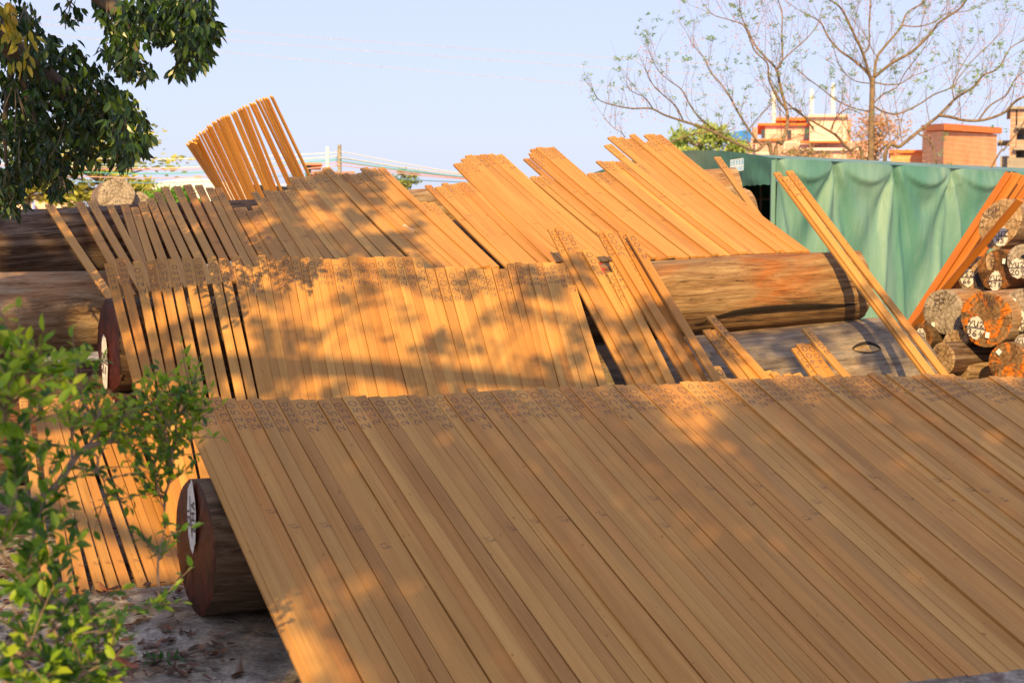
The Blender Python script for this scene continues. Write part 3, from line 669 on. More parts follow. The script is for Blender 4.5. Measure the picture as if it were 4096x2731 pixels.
# ------------------------------------------------------------------ ground
def ground():
    m, n, b = mat('stained_concrete'); v = mapping(n, (1, 1, 1))
    a = noi(n, v, 1.3, 8, .65); c_ = noi(n, v, 9, 8, .7, .3); d_ = noi(n, v, 60, 3, .6)
    col = ramp(n, c_, [(.30, (.09, .075, .055)), (.45, (.30, .26, .21)), (.58, (.50, .45, .37)), (.75, (.62, .57, .49))])
    col = mixc(n, ramp(n, a, [(.44, (.75, .75, .75)), (.56, (0, 0, 0))]), col, mixc(n, 1.0, col, (.62, .48, .34), 'MULTIPLY'))
    col = mixc(n, ramp(n, noi(n, v, 3.1, 5, .6, 1.0), [(.60, (0, 0, 0)), (.66, (.7, .7, .7))]), col, (.10, .035, .022))
    col = mixc(n, 1.0, col, ramp(n, d_, [(.35, (.6, .6, .6)), (.6, (1, 1, 1))]), 'MULTIPLY')
    n.links.new(col, b.inputs['Base Color']); b.inputs['Roughness'].default_value = .8; bump(n, b, c_, .5, .02)
    mb = MB(); X0, X1, Y0, Y1 = -600, 700, -40, 1400
    xs = [X0, -60, -12, -6, -3, -1.5, 0, 1.5, 3, 6, 12, 60, X1]; ys = [Y0, -6, 0, 3, 4.5, 6, 8, 12, 30, 120, Y1]
    for y in ys:
        for x in xs: mb.v.append(V((x, y, 0)))
    for j in range(len(ys)-1):
        for i in range(len(xs)-1):
            a0 = j*len(xs)+i; mb.f.append([a0, a0+1, a0+1+len(xs), a0+len(xs)]); mb.m.append(0)
    o = mb.build('ground', m); o['kind'] = 'structure'
ground()

# ------------------------------------------------------------------ leaves
def leaf_mat(name, cols, rough=.45, trans=.35, spec=.4):
    m, n, b = mat(name); g = N(n, 'ShaderNodeNewGeometry')
    c = ramp(n, g.outputs['Random Per Island'], [(i/(len(cols)-1), c) for i, c in enumerate(cols)])
    n.links.new(c, b.inputs['Base Color']); b.inputs['Roughness'].default_value = rough; b.inputs['Specular IOR Level'].default_value = spec
    tr = N(n, 'ShaderNodeBsdfTranslucent'); n.links.new(mixc(n, 1.0, c, (1.3, 1.35, .7), 'MULTIPLY'), tr.inputs[0])
    mx = N(n, 'ShaderNodeMixShader'); mx.inputs[0].default_value = trans
    n.links.new(b.outputs[0], mx.inputs[1]); n.links.new(tr.outputs[0], mx.inputs[2])
    n.links.new(mx.outputs[0], n.nodes['Material Output'].inputs[0]); return m
class Leaves:
    def __init__(s): s.v = []; s.f = []
    def add(s, p, d, up, L, W, curl=.25):
        d = d.normalized(); sd_ = d.cross(up)
        if sd_.length < .05: sd_ = d.cross(V((1, 0, .2)))
        sd_.normalize(); n_ = sd_.cross(d)
        b = len(s.v)
        P = lambda a, w_, h: p+d*(a*L)+sd_*(w_*W)+n_*(h*L)
        s.v += [P(0, 0, 0), P(.3, -.42, .02+curl*.1), P(.65, -.38, -.02+curl*.05), P(1, 0, -curl*.45), P(.65, .38, -.02+curl*.05), P(.3, .42, .02+curl*.1), P(.5, 0, -.06)]
        s.f += [[b, b+6, b+1], [b+1, b+6, b+2], [b+2, b+6, b+3], [b+3, b+6, b+4], [b+4, b+6, b+5], [b+5, b+6, b]]
    def quadleaf(s, p, d, up, L, W):
        sd_ = d.cross(up)
        if sd_.length < .05: sd_ = d.cross(V((1, 0, .2)))
        sd_.normalize(); b = len(s.v)
        s.v += [p, p+d*L*.5-sd_*W*.5, p+d*L, p+d*L*.5+sd_*W*.5]; s.f.append([b, b+1, b+2, b+3])
    def build(s, name, m, parent=None, smooth=False): return obj(name, mesh(name, s.v, s.f, m, smooth=smooth), parent)
def rv(r): return V((r.gauss(0, 1), r.gauss(0, 1), r.gauss(0, 1))).normalized()

BARKW = plain('warm_twig_bark', (.20, .135, .085), .85, .4, 14)
BARKT = plain('grey_tree_bark', (.12, .09, .065), .85, .4, 14)
# --- dark broadleaf tree: boughs hanging into the top left and the canopy that shades the yard
r = random.Random(11)
tree = empty('broadleaf_tree', (-4.6, .5, 0)); tag(tree, 'dark green broadleaf tree whose leafy boughs droop into the top left corner', 'tree')
def loc(p): return p - V((-4.6, .5, 0))
L1 = Leaves()
blobs = [(-40, 60, 150, 60), (60, 250, 170, 90), (180, 330, 150, 90), (60, 430, 170, 100), (220, 440, 150, 95), (330, 330, 110, 70), (390, 430, 120, 80), (80, 600, 130, 80), (260, 560, 130, 80), (400, 540, 120, 75), (500, 500, 85, 45),
 (480, 410, 60, 26), (560, 560, 45, 22), (200, 680, 80, 40), (240, 740, 45, 18), (30, 720, 70, 40), (40, 800, 55, 22), (150, 620, 90, 50), (500, 600, 50, 22), (20, 130, 120, 55), (100, 60, 60, 16), (280, 40, 55, 12), (290, 210, 45, 16), (170, 190, 70, 30),
 (470, 60, 75, 30), (520, 150, 80, 42), (500, 230, 60, 28), (560, 60, 80, 32), (430, 20, 60, 22), (640, 20, 90, 38), (700, 60, 90, 42), (780, 20, 70, 32), (740, 120, 60, 34), (790, 160, 70, 38), (760, 220, 60, 26), (840, 110, 40, 17), (715, 285, 24, 9), (800, 70, 50, 22), (560, 270, 40, 14), (430, 190, 30, 9), (640, 130, 40, 12)]
twigs = MB()
for (cx, cy, rr, n_) in blobs:
    for k in range(int(n_*1.45)):
        Y = 6.4+r.uniform(-.5, .6) + (0.5 if cx < 450 else 0)
        a = r.uniform(0, 6.283); q = rr*math.sqrt(r.random())
        p = at(cx+q*math.cos(a), cy+q*math.sin(a), Y)
        for j in range(r.choice([2, 3, 3])):
            d = V((r.gauss(0, .55), r.gauss(0, .55), -1.0+r.gauss(0, .35))).normalized()
            L1.add(p+rv(r)*.012, d, rv(r)+V((0, -.9, .3)), r.uniform(.042, .068), r.uniform(.020, .029), r.uniform(0, .5))
DL = leaf_mat('dark_glossy_leaf', [(.009, .026, .006), (.014, .042, .008), (.010, .028, .007), (.025, .07, .010), (.012, .034, .007), (.045, .10, .012), (.10, .16, .018)], .32, .12, .45)
L1.v = [loc(v) for v in L1.v]; L1.build('crown', DL, tree)
Ly = Leaves()
for cx, cy, n_ in ((30, 40, 14), (50, 110, 14), (110, 165, 6), (90, 240, 7), (20, 20, 10), (60, 150, 8)):
    for k in range(n_):
        p = at(cx+r.gauss(0, 20), cy+r.gauss(0, 22), 6.0); d = V((r.gauss(0, .5), r.gauss(0, .4), -1)).normalized()
        Ly.add(p, d, rv(r)+V((0, -1, 0)), .06, .026, .2)
Ly.v = [loc(v) for v in Ly.v]; o = Ly.build('yellowing_leaves', leaf_mat('yellow_leaf', [(.30, .26, .03), (.42, .34, .05), (.22, .24, .03), (.5, .28, .05)], .5, .4), tree); o['label'] = 'yellowing leaves'
trunk_base = V((-4.6, .5, 0))
tw = MB()
def limb(pts, r0, r1, seg=7, n=8):
    q = bez(pts, n); tw.tube([loc(p) for p in q], [r0+(r1-r0)*i/(len(q)-1) for i in range(len(q))], seg)
limb([trunk_base, V((-4.5, .6, 1.4)), V((-4.3, .4, 2.6))], .24, .18, 12)
limb([V((-4.3, .4, 2.5)), V((-3.9, 2.6, 3.4)), V((-3.0, 5.0, 3.2)), at(60, 200, 6.6), at(330, 420, 6.7), at(520, 600, 6.6)], .13, .006)
limb([V((-3.9, 2.6, 3.4)), V((-2.9, 4.6, 3.7)), at(250, -150, 6.4), at(480, 60, 6.4), at(560, 240, 6.4)], .09, .004)
limb([V((-3.0, 4.6, 3.65)), at(600, -120, 6.4), at(760, 60, 6.4), at(770, 240, 6.4)], .05, .003)
limb([at(60, 200, 6.6), at(120, 420, 6.7), at(200, 600, 6.7), at(240, 740, 6.6)], .02, .003)
limb([at(60, 200, 6.6), at(20, 500, 6.7), at(40, 800, 6.7)], .02, .003)
for k in range(90):
    cx, cy, rr, n_ = r.choice(blobs); p = at(cx, cy-rr*.6, 6.5); q = at(cx+r.uniform(-1, 1)*rr*.6, cy+r.uniform(.1, .9)*rr, 6.5+r.uniform(-.3, .3))
    limb([p, (p+q)*.5+rv(r)*.02, q], .004, .0015, 4, 3)
# ------------------- the canopy overhead, behind the camera: its leaves throw the shade on the boards
CL = Leaves()
def shade_clump(P, t, rad_, n_, ls=.085):
    c = P+S*t
    for k in range(n_):
        p = c+rv(r)*rad_*r.random()**.5
        d = V((r.gauss(0, .8), r.gauss(0, .8), -.6+r.gauss(0, .4))).normalized()
        CL.add(loc(p), d, rv(r)+S*.6, ls*r.uniform(.8, 1.3), ls*.5, .3)
holes = [(1430, 2290, 105, 1), (1210, 2560, 150, .95), (1050, 2480, 90, .9), (1330, 2680, 100, .9), (1540, 2700, 90, .9), (1160, 2350, 60, .8), (1640, 2330, 60, .7), (1000, 2250, 60, .7), (2770, 1600, 120, .97), (2700, 1560, 70, .9), (2800, 2100, 80, .55), (2100, 2220, 60, .5), (1740, 2530, 60, .5), (1560, 2120, 60, .45),
         (1950, 2500, 60, .4), (880, 2110, 60, .5), (1900, 2660, 70, .4), (2480, 2660, 60, .4), (3150, 2330, 60, .3), (1080, 2730, 60, .8), (1280, 2380, 60, .5), (950, 1640, 50, .4), (2520, 2050, 60, .4), (3700, 2580, 70, .3), (2650, 2500, 50, .35)]
def keepA(x, y):
    k = 1.0
    for hx, hy, hr, s_ in holes:
        d = math.hypot(x-hx, y-hy)
        if d < hr*1.25: k = min(k, 1-min(1, s_*1.3))
    return k
cnt = 0
gx_n, gy_n = 112, 60
for k in range(gx_n*gy_n):                  # dense part above row A and the ground before it
    x = 560+(k % gx_n+r.random())*(4700-560)/gx_n; y = 1512+(k//gx_n+r.random())*(3150-1512)/gy_n
    xl = 735+(y-1600)*.44
    if x < xl-10:
        continue
    if r.random() > keepA(x, y): continue
    P = PA.hit(x, y)
    if P.z < 0: P = gnd(x, y)
    shade_clump(P, r.uniform(8.5, 12.5), .13, 5, .10); cnt += 1
for k in range(420):                        # log end and ground by it
    x = r.uniform(640, 1100); y = r.uniform(1880, 2731)
    if y < 2200 and x < 730: continue
    if x > 735+(y-1600)*.44: continue
    shade_clump(gnd(x, y) if y > 2350 else at(x, y, 5.5), r.uniform(8.5, 12), .12, 5, .10)
for k in range(90):                         # ground at the lower left
    x = r.uniform(-100, 900); y = r.uniform(2330, 2731)
    shade_clump(gnd(x, y), r.uniform(8.5, 12), .14, 4, .10)
def dap(P, x, y, sc_, thr, sd_):
    return noise.noise(V((P.x*sc_+sd_, P.y*sc_*.8, P.z*sc_*1.2)))*.75 + noise.noise(V((P.x*sc_*2.6+sd_, P.y*sc_*2.6, P.z*sc_*3)))*.5 > thr
for k in range(3000):                       # middle row
    x = r.uniform(300, 2950); y = r.uniform(1010, 1600); P = PB.hit(x, y)
    dens = .26 if (1150 < x < 1900 and y > 1180) else .17
    if x < 700: dens = .05
    if x > 2200: dens = .16 if y < 1150 else .03
    if x > 2350 and y < 1180: continue
    if dap(P, x, y, 5.2, dens, 3): shade_clump(P, r.uniform(6.5, 9), .06, 4, .075)
for k in range(170):                        # grey log and the lower right strays
    x = r.uniform(2500, 3720); y = r.uniform(1230+(3300-min(x, 3300))*.15, 1540); P = at(x, y, 8.2+(x-2500)/2000)
    if x > 3550 and r.random() < .5: continue
    if dap(P, x, y, 3.0, -.22, 8): shade_clump(P, r.uniform(8, 11), .1, 5, .09)
for k in range(4600):                       # left part of the top row
    x = r.uniform(-50, 2100); y = r.uniform(680, 1070); P = PD.hit(x, y)
    lim = 1500+(y-680)*1.1
    if x > lim: continue
    top = (x < 1500 and y < (830 if x < 500 else 770 if x < 900 else 730 if x < 1300 else 715))
    th_ = -.5 if top else (-.06+max(0, (x-1150)/2200.))
    if dap(P, x, y, 4.6, th_, 5): shade_clump(P, r.uniform(7, 9.5), .06, 4, .08)
for k in range(1300):                       # logs at the far left; dense clumps added to darken the lowest
    x = r.uniform(-60, 420); y = r.uniform(840, 1590); P = at(x, y, 8.6)
    if y > 1440 or dap(P, x, y, 3.4, .10 if y > 1080 else .03, 15): shade_clump(P, r.uniform(7, 9.5), .08, 5 if y > 1440 else 4, .085)
for k in range(700):                        # shade on the hanging boughs
    cx, cy, rr, n_ = r.choice(blobs)
    if cx > 420 or cy < 60: continue
    P = at(cx+r.uniform(-1, 1)*rr, cy+r.uniform(-1, 1)*rr, 6.6); shade_clump(P, r.uniform(3.5, 6), .12, 4, .08)
CLo = CL.build('crown', DL, tree)
# boughs whose shadows curve over the middle row
def bough(px, t, r0, r1):
    P = [PB.hit(x, y)+S*(t+.1*i) for i, (x, y) in enumerate(px)]; limb(P, r0, r1, 6, 6)
bough([(1060, 1700), (1150, 1560), (1230, 1420), (1330, 1300), (1440, 1230), (1560, 1195)], 8.5, .024, .010)
bough([(1000, 1640), (1110, 1440), (1190, 1320), (1250, 1230)], 8.8, .018, .008)
bough([(1330, 1300), (1400, 1290), (1500, 1340)], 8.7, .012, .006)
bough([(1250, 1230), (1330, 1215), (1450, 1225), (1600, 1200)], 8.9, .011, .006)
for px_ in ([(1090, 1720), (1200, 1540), (1300, 1420), (1420, 1330), (1520, 1300)], [(950, 1620), (1040, 1420), (1120, 1290), (1180, 1180)], [(1440, 1230), (1540, 1150), (1680, 1120), (1800, 1140)],
            [(1900, 1560), (2000, 1400), (2120, 1290), (2240, 1230)], [(1780, 1480), (1860, 1350), (1960, 1250), (2080, 1190)], [(700, 1560), (800, 1380), (900, 1260), (980, 1160)]):
    bough(px_, 8.2, .013, .004)
for (x, y, n_, rd) in ((1420, 1290, 9, .06), (1480, 1300, 6, .05), (1570, 1210, 8, .05), (1240, 1180, 9, .06), (1180, 1390, 9, .07), (1150, 1480, 8, .07), (1350, 1240, 6, .05)):
    shade_clump(PB.hit(x, y), 8.6, rd, n_, .09)
limb([V((-4.3, .4, 2.5)), V((-3.9, -.6, 4.3)), V((-2.6, -1.6, 5.6)), V((-.6, -2.4, 6.1)), V((1.4, -3.2, 6.3)), V((3.2, -3.5, 6.2))], .14, .02)
limb([V((-3.6, -.9, 4.7)), V((-2.4, -3.0, 5.2)), V((-.8, -4.4, 5.4)), V((1.6, -5.2, 5.5))], .08, .015)
for P in ([V((-2.6, -1.6, 5.6)), PB.hit(1060, 1700)+S*8.5], [V((-2.0, -1.8, 5.7)), PB.hit(1000, 1640)+S*8.8]):
    limb([P[0], (P[0]+P[1])*.5+V((0, 0, .1)), P[1]], .03, .02, 6, 4)
tw.build('trunk', BARKT, tree, True)

# --- bush in the left foreground ---------------------------------------------------------
r = random.Random(5)
bush = empty('bush', (-1.35, 3.3, 0)); tag(bush, 'leafy yellow-green bush blurring into the left foreground', 'bush')
bl = Leaves(); bd = Leaves(); bs = MB(); bo = V((-1.35, 3.3, 0))
def P3(x, y, Y): return at(x, y, Y)
base = V((-1.35, 3.3, 0))
shoots = []
ends = [(15, 1400, 3.0), (20, 1500, 2.9), (120, 1480, 3.0), (215, 1500, 3.0), (300, 1440, 3.5), (60, 1560, 3.0), (170, 1640, 3.1), (300, 1700, 3.4), (420, 1660, 3.5), (520, 1680, 3.6), (620, 1600, 3.7), (700, 1580, 3.7), (750, 1640, 3.7), (760, 1720, 3.7),
 (640, 1760, 3.7), (560, 1860, 3.6), (620, 1970, 3.6), (660, 2110, 3.6), (690, 1900, 3.6), (430, 1980, 3.4), (250, 1830, 3.3), (480, 1780, 3.5),
 (100, 1800, 3.0), (60, 1950, 2.9), (160, 2080, 3.0), (120, 2230, 2.9), (60, 2350, 2.8), (180, 2400, 3.0), (300, 2430, 3.2), (640, 2420, 3.4), (450, 2520, 3.2), (380, 2600, 3.1),
 (250, 2560, 3.0), (120, 2540, 2.8), (60, 2680, 2.7), (180, 2700, 2.8), (300, 2710, 2.9), (430, 2700, 3.0), (330, 1560, 3.5), (230, 1980, 3.1), (40, 2120, 2.8), (20, 1700, 2.9), (230, 1450, 3.2)]
ends += [(790, 1610, 3.7), (740, 1580, 3.7), (700, 1680, 3.7), (650, 1650, 3.65), (600, 1700, 3.65), (560, 1640, 3.6), (720, 1760, 3.7), (500, 1740, 3.55), (440, 1720, 3.5), (380, 1700, 3.4), (680, 1830, 3.7)]
nodes = []
def add_path(pts, r0, r1):
    q = bez(pts, 9); bs.tube([p-bo for p in q], [r0+(r1-r0)*i/(len(q)-1) for i in range(len(q))], 6); nodes.extend(q[5:]); return q
add_path([base, at(-100, 2300, 3.1), at(60, 2060, 3.1), at(210, 1960, 3.25), at(330, 1800, 3.4), at(470, 1760, 3.5)], .014, .006)
add_path([base+V((-.05, .03, 0)), at(-200, 2200, 3.0), at(-60, 1800, 3.0), at(60, 1600, 3.0)], .012, .005)
add_path([base+V((.03, -.03, 0)), at(40, 2700, 3.0), at(160, 2480, 3.05), at(300, 2400, 3.2)], .012, .005)
ends.sort(key=lambda e_: (at(*e_)-base).length)
for (x, y, Y) in ends:
    e = at(x, y, Y)
    hb = min((n_ for n_ in nodes if (n_-e).length > .09), key=lambda n_: (n_-e).length+.5*max(0, n_.z-e.z))
    mid = (hb+e)*.5+V((r.uniform(-.03, .03), r.uniform(-.05, .05), .02))
    path = bez([hb, mid, e], 9); nodes.extend(path[6:]); bs.tube([p-bo for p in path], [.0042*(1-.75*i/(len(path)-1)) for i in range(len(path))], 5)
    upper = y < 1800  # lower leaves mostly darker green, tree shade put into the colour
    for side in range(6):
        i0 = r.randint(4, len(path)-2); p0_ = path[i0]; tdir = (path[i0+1]-p0_).normalized()
        sdir = (tdir*.8+rv(r)*.7+V((0, 0, .2))).normalized(); ln = r.uniform(.06, .15); tip = p0_+sdir*ln
        bs.tube([p0_-bo, (p0_+tip)*.5+V((0, 0, .005))-bo, tip-bo], [.0018, .0014, .0008], 4)
        nl = r.randint(5, 8)
        for k in range(nl):
            q_ = p0_+(tip-p0_)*((k+1)/nl)
            d = (sdir*.6+rv(r)*.75+V((0, -.1, .22))).normalized()
            L_ = r.uniform(.024, .040)*(1.15 if Y < 3.05 else .85)
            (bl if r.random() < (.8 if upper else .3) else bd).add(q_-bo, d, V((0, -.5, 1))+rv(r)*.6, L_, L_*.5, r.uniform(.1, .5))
    for k in range(7):
        d = ((e-mid).normalized()*.6+rv(r)*.8+V((0, 0, .3))).normalized(); L_ = r.uniform(.03, .046)*(1.4 if Y < 3.05 else .9)
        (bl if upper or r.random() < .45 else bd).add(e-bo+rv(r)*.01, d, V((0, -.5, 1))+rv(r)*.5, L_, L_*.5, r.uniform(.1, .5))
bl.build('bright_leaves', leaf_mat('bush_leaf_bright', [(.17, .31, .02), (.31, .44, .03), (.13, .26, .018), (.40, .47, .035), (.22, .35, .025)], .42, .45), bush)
bd.build('shaded_green_leaves', leaf_mat('bush_leaf_shaded', [(.045, .12, .015), (.08, .18, .02), (.03, .085, .012), (.11, .22, .02)], .42, .35), bush)
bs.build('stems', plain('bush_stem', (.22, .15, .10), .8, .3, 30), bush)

# --- fallen leaves on the concrete --------------------------------------------------------
r = random.Random(8)
def fallen(name, x, y, L_, W_, c, label, group):
    lv = Leaves(); p = gnd(x, y); a = r.uniform(0, 6.28); d = V((math.cos(a), math.sin(a), .02))
    for k in range(1):
        lv.add(V((0, 0, .012)), d, V((r.uniform(-.3, .3), r.uniform(-.3, .3), 1)), L_, W_, -.5)
    o = lv.build(name, c); o.location = p; tag(o, label, 'dead leaf', group); return o
DRY = [leaf_mat('dry_leaf_%s' % k, [c_, tuple(x*1.2 for x in c_)], .6, .1) for k, c_ in (('red', (.20, .06, .025)), ('brown', (.13, .07, .035)), ('rust', (.30, .10, .035)))]
big = [(700, 2328, .13, 'big rusty leaf lying against the sunlit board feet'), (540, 2600, .12, 'curled brown leaf on the concrete below the red log end'), (560, 2680, .14, 'long reddish leaf at the bottom edge left of the front row'), (440, 2660, .12, 'brown leaf among twigs near the bottom edge'),
       (500, 2720, .12, 'rust coloured leaf at the very bottom of the frame'), (470, 2375, .12, 'dry leaf beside the feet of the short row'), (250, 2420, .14, 'large dry leaf under the bush, farthest left on the concrete'), (360, 2700, .12, 'dark dry leaf half under the lower bush leaves'),
       (930, 2722, .12, 'orange-brown leaf beside the lowest left corner of the front row')]
for x, y, L_, lab in big: fallen('fallen_leaf', x, y, L_, L_*.36, r.choice(DRY), lab, 'dead leaves on the concrete')
lt = Leaves()
for k in range(2600):
    x = r.uniform(-200, 930) if r.random() < .8 else r.uniform(-200, 500); y = r.uniform(2250, 2731) if r.random() < .7 else r.uniform(1650, 2350)
    if r.random() < (x+200)/2100: continue
    p = gnd(x, y); a = r.uniform(0, 6.28); s_ = r.choice([.012, .02, .03, .05, .07])
    lt.add(p+V((0, 0, .006+r.random()*.01)), V((math.cos(a), math.sin(a), r.uniform(-.05, .15))), V((r.uniform(-.5, .5), r.uniform(-.5, .5), 1)), s_, s_*.4, r.uniform(-.6, .3))
tag(lt.build('leaf_litter', leaf_mat('litter', [(.05, .03, .02), (.14, .06, .03), (.09, .05, .03), (.22, .09, .04), (.03, .02, .015), (.16, .10, .05)], .75, .05)), 'scattered dry litter and crumbs on the stained concrete', 'litter', kind='stuff')
mb = MB()
for (x0, y0, x1, y1) in ((960, 2530, 1060, 2545), (700, 2640, 860, 2610), (880, 2480, 990, 2520)):
    a, b = gnd(x0, y0), gnd(x1, y1); mb.tube([a+V((0, 0, .006)), (a+b)*.5+V((0, .02, .012)), b+V((0, 0, .006))], .003, 5)
tag(mb.build('twig_litter', BARKT), 'few thin dry twigs on the concrete under the front row', 'twigs', kind='stuff')
# little plant sprig lying by the log
sg = Leaves()
for k in range(26):
    x = 590+k*5; p = gnd(x, 2640-(k % 5)*4, .03); sg.add(p, (rv(r)+V((0, 0, .4))).normalized(), V((0, 0, 1)), .035, .014)
tag(sg.build('green_sprig', leaf_mat('sprig_leaf', [(.03, .09, .02), (.06, .14, .03)])), 'small green sprig lying on the concrete left of the front log', 'sprig')

# ------------------------------------------------------------------ green tarpaulin tent
tent = empty('tarpaulin_tent', (3.3, 18, 0)); to = V((3.3, 18, 0))
tag(tent, 'green tarpaulin shelter with pleated side wall and dark doorway', 'tent')
def tarp(name, c, c2, rough=.5):
    m, n, b = mat(name); v = mapping(n, (1, 1, 1)); f1 = noi(n, v, 1.5, 5, .6); 
    st = noi(n, mapping(n, (1.4, 1.4, .22)), 1, 5, .65, .6); f2 = noi(n, mapping(n, (.55, .55, .9)), 1, 4, .5)
    col = ramp(n, st, [(.36, c), (.66, c2)])  # paler vertical streaks paint light onto the cloth
    col = mixc(n, ramp(n, f2, [(.55, (0, 0, 0)), (.7, (.45, .45, .45))]), col, (.20, .20, .13))
    n.links.new(col, b.inputs['Base Color']); b.inputs['Roughness'].default_value = rough; b.inputs['Specular IOR Level'].default_value = .4
    bump(n, b, noi(n, mapping(n, (7, 7, 1.4)), 1, 7, .65, .5), .55, .04); return m
TARP = tarp('green_tarpaulin', (.07, .205, .18), (.20, .33, .29)); TARPD = tarp('green_tarpaulin_shaded', (.04, .125, .10), (.055, .15, .12))  # second copy darkened in colour for the shaded gable front
K = at(3102, 634, 18.0); KR = at(4096, 691, 20.5); ex = (KR-K)*1.45; EL = ex.length; exn = V((ex.x, ex.y, 0)).normalized(); nW = V((exn.y, -exn.x, 0))
pins_px = [3102, 3335, 3575, 3808, 4035, 4260, 4480]
def pin_u(px):
    rr_ = ray(px, 660); # intersect with the wall's vertical plane
    t = (K-C0).dot(nW)/rr_.dot(nW); return ((C0+rr_*t)-K).dot(exn)
pins = [pin_u(x) for x in pins_px]
wall_m = MB(); NU, NV = 320, 120
for j in range(NV+1):
    v_ = j/NV
    for i in range(NU+1):
        u = EL*i/NU; zt = K.z+(ex.z)*(u/EL); z = zt*(1-v_) ; dz = zt-z
        k = max(0, min(len(pins)-2, sum(1 for p_ in pins if p_ <= u)-1)); a, b_ = pins[k], pins[k+1]; s_ = max(0, min(1, (u-a)/(b_-a)))
        dep = (dz)
        # swag: cloth bellies out between the pins just below the eave, folds radiate from each pin
        hang = .27*math.sin(math.pi*s_)**.8
        bel = .13*math.sin(math.pi*s_)*math.exp(-((dep-.30*math.sin(math.pi*s_))/.16)**2)
        edge = .09/(1+math.exp((dep-hang)*55)) * math.sin(math.pi*s_)
        off = edge+bel*.5
        for p_ in pins:
            du = (u-p_); ang = math.atan2(du, dep+.05); rr_ = math.hypot(du, dep)
            wgt = math.exp(-(ang/.55)**2)*min(1, dep/.25)*math.exp(-dep/2.6)
            off += wgt*.10*math.cos(ang*10.0+1.0*math.sin(p_*7))
            off -= .06*math.exp(-(du/(.05+.10*dep))**2)*min(1, dep/.15)
            off += .05*(math.exp(-((du-.07-.10*dep)/.06)**2)+math.exp(-((du+.07+.10*dep)/.06)**2))*min(1, dep/.2)
        off += .035*noise.noise(V((u*1.3, dep*.5, 3)))*min(1, dep*2) + .02*noise.noise(V((u*4, dep*.8, 9)))*min(1, dep*2)
        p = K+exn*u+nW*off; wall_m.v.append(V((p.x, p.y, z))-to)
for j in range(NV):
    for i in range(NU):
        a0 = j*(NU+1)+i; wall_m.f.append([a0, a0+NU+1, a0+NU+2, a0+1]); wall_m.m.append(0)
wall_m.build('side_wall', TARP, tent, True)
# front gable, valance, roof
Pk = at(2734, 603, 20.2); KL = at(2375, 691, 22.2); back = V((3.6, 4.3, 0))
gb = MB(); rf = MB()
NG = 60; top = []
for i in range(NG+1):
    t = i/NG
    if t < .5: p = K.lerp(Pk, t*2)
    else: p = Pk.lerp(KL, (t-.5)*2)
    top.append(p+V((0, 0, .04*math.sin(math.pi*((t*2) % 1)))))
gdir = (KL-K); gdir.z = 0; gdir.normalize(); gn = V((-gdir.y, gdir.x, 0)); gn = gn if gn.y < 0 else -gn
NVG = 12
for j in range(NVG+1):
    v_ = j/NVG
    for i in range(NG*3+1):
        tt = i/(NG*3); ii = min(NG-1, int(tt*NG)); fr = tt*NG-ii; tp = top[ii].lerp(top[ii+1], fr)
        zb = K.z-.33-.02*math.sin(tt*3)+.014*abs(math.sin(tt*95)); z = tp.z*(1-v_)+zb*v_
        o_ = .03*noise.noise(V((tt*14, v_*2, 1)))*v_ + .02*math.sin(tt*40+v_*5)*v_
        p = tp+gn*o_; gb.v.append(V((p.x, p.y, z))-to)
W_ = NG*3+1
for j in range(NVG):
    for i in range(NG*3): gb.f.append([j*W_+i, j*W_+i+1, (j+1)*W_+i+1, (j+1)*W_+i]); gb.m.append(0)
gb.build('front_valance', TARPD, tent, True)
RE = K+ex; PkE = at(4096, 673, 24.0); PkE = Pk+(PkE-Pk)*1.4
n0 = 24
for i in range(n0+1):
    t = i/n0; a = K.lerp(RE, t); b = Pk.lerp(PkE, t)
    sg_ = -.025*math.sin(math.pi*((t*6) % 1))
    rf.v += [a+nW*.05-to, a.lerp(b, .5)+V((0, 0, .02+sg_))-to, b-to, (b+(b-a)*1.0)-V((0, 0, (b-a).z*2))-to]
for i in range(n0):
    for k in range(3): rf.f.append([i*4+k, i*4+k+4, i*4+k+5, i*4+k+1]); rf.m.append(0)
rf.build('roof', TARP, tent, True)
# rear skins so the inside is closed and dark
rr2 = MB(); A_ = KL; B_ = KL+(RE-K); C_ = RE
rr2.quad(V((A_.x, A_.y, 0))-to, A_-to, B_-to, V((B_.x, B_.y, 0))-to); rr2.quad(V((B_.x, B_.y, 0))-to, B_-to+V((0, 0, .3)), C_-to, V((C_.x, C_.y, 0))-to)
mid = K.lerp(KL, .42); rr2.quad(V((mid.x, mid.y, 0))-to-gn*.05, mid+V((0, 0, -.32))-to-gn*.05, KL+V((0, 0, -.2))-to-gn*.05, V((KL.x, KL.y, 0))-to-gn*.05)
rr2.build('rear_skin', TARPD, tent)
fr_ = MB(); STEEL = plain('brown_steel_tube', (.06, .04, .03), .6)
for k, zz in enumerate((1.75, 1.25, .7)):
    a = K.lerp(KL, .12)-gn*1.0; b = K.lerp(KL, .5)-gn*1.2; a.z = b.z = zz; fr_.tube([a-to, b-to], .02, 6)
for k in (.13, .24, .36):
    a = K.lerp(KL, k)-gn*1.0; fr_.tube([V((a.x, a.y, 0))-to, V((a.x, a.y, 2.2))-to], .02, 6)
fr_.build('inner_frame', STEEL, tent)
cpst = MB(); cpst.tube([V((K.x, K.y, 0))-to-nW*.03, V((K.x, K.y, K.z-.02))-to-nW*.03], .035, 8); cpst.build('corner_post', TARP, tent)
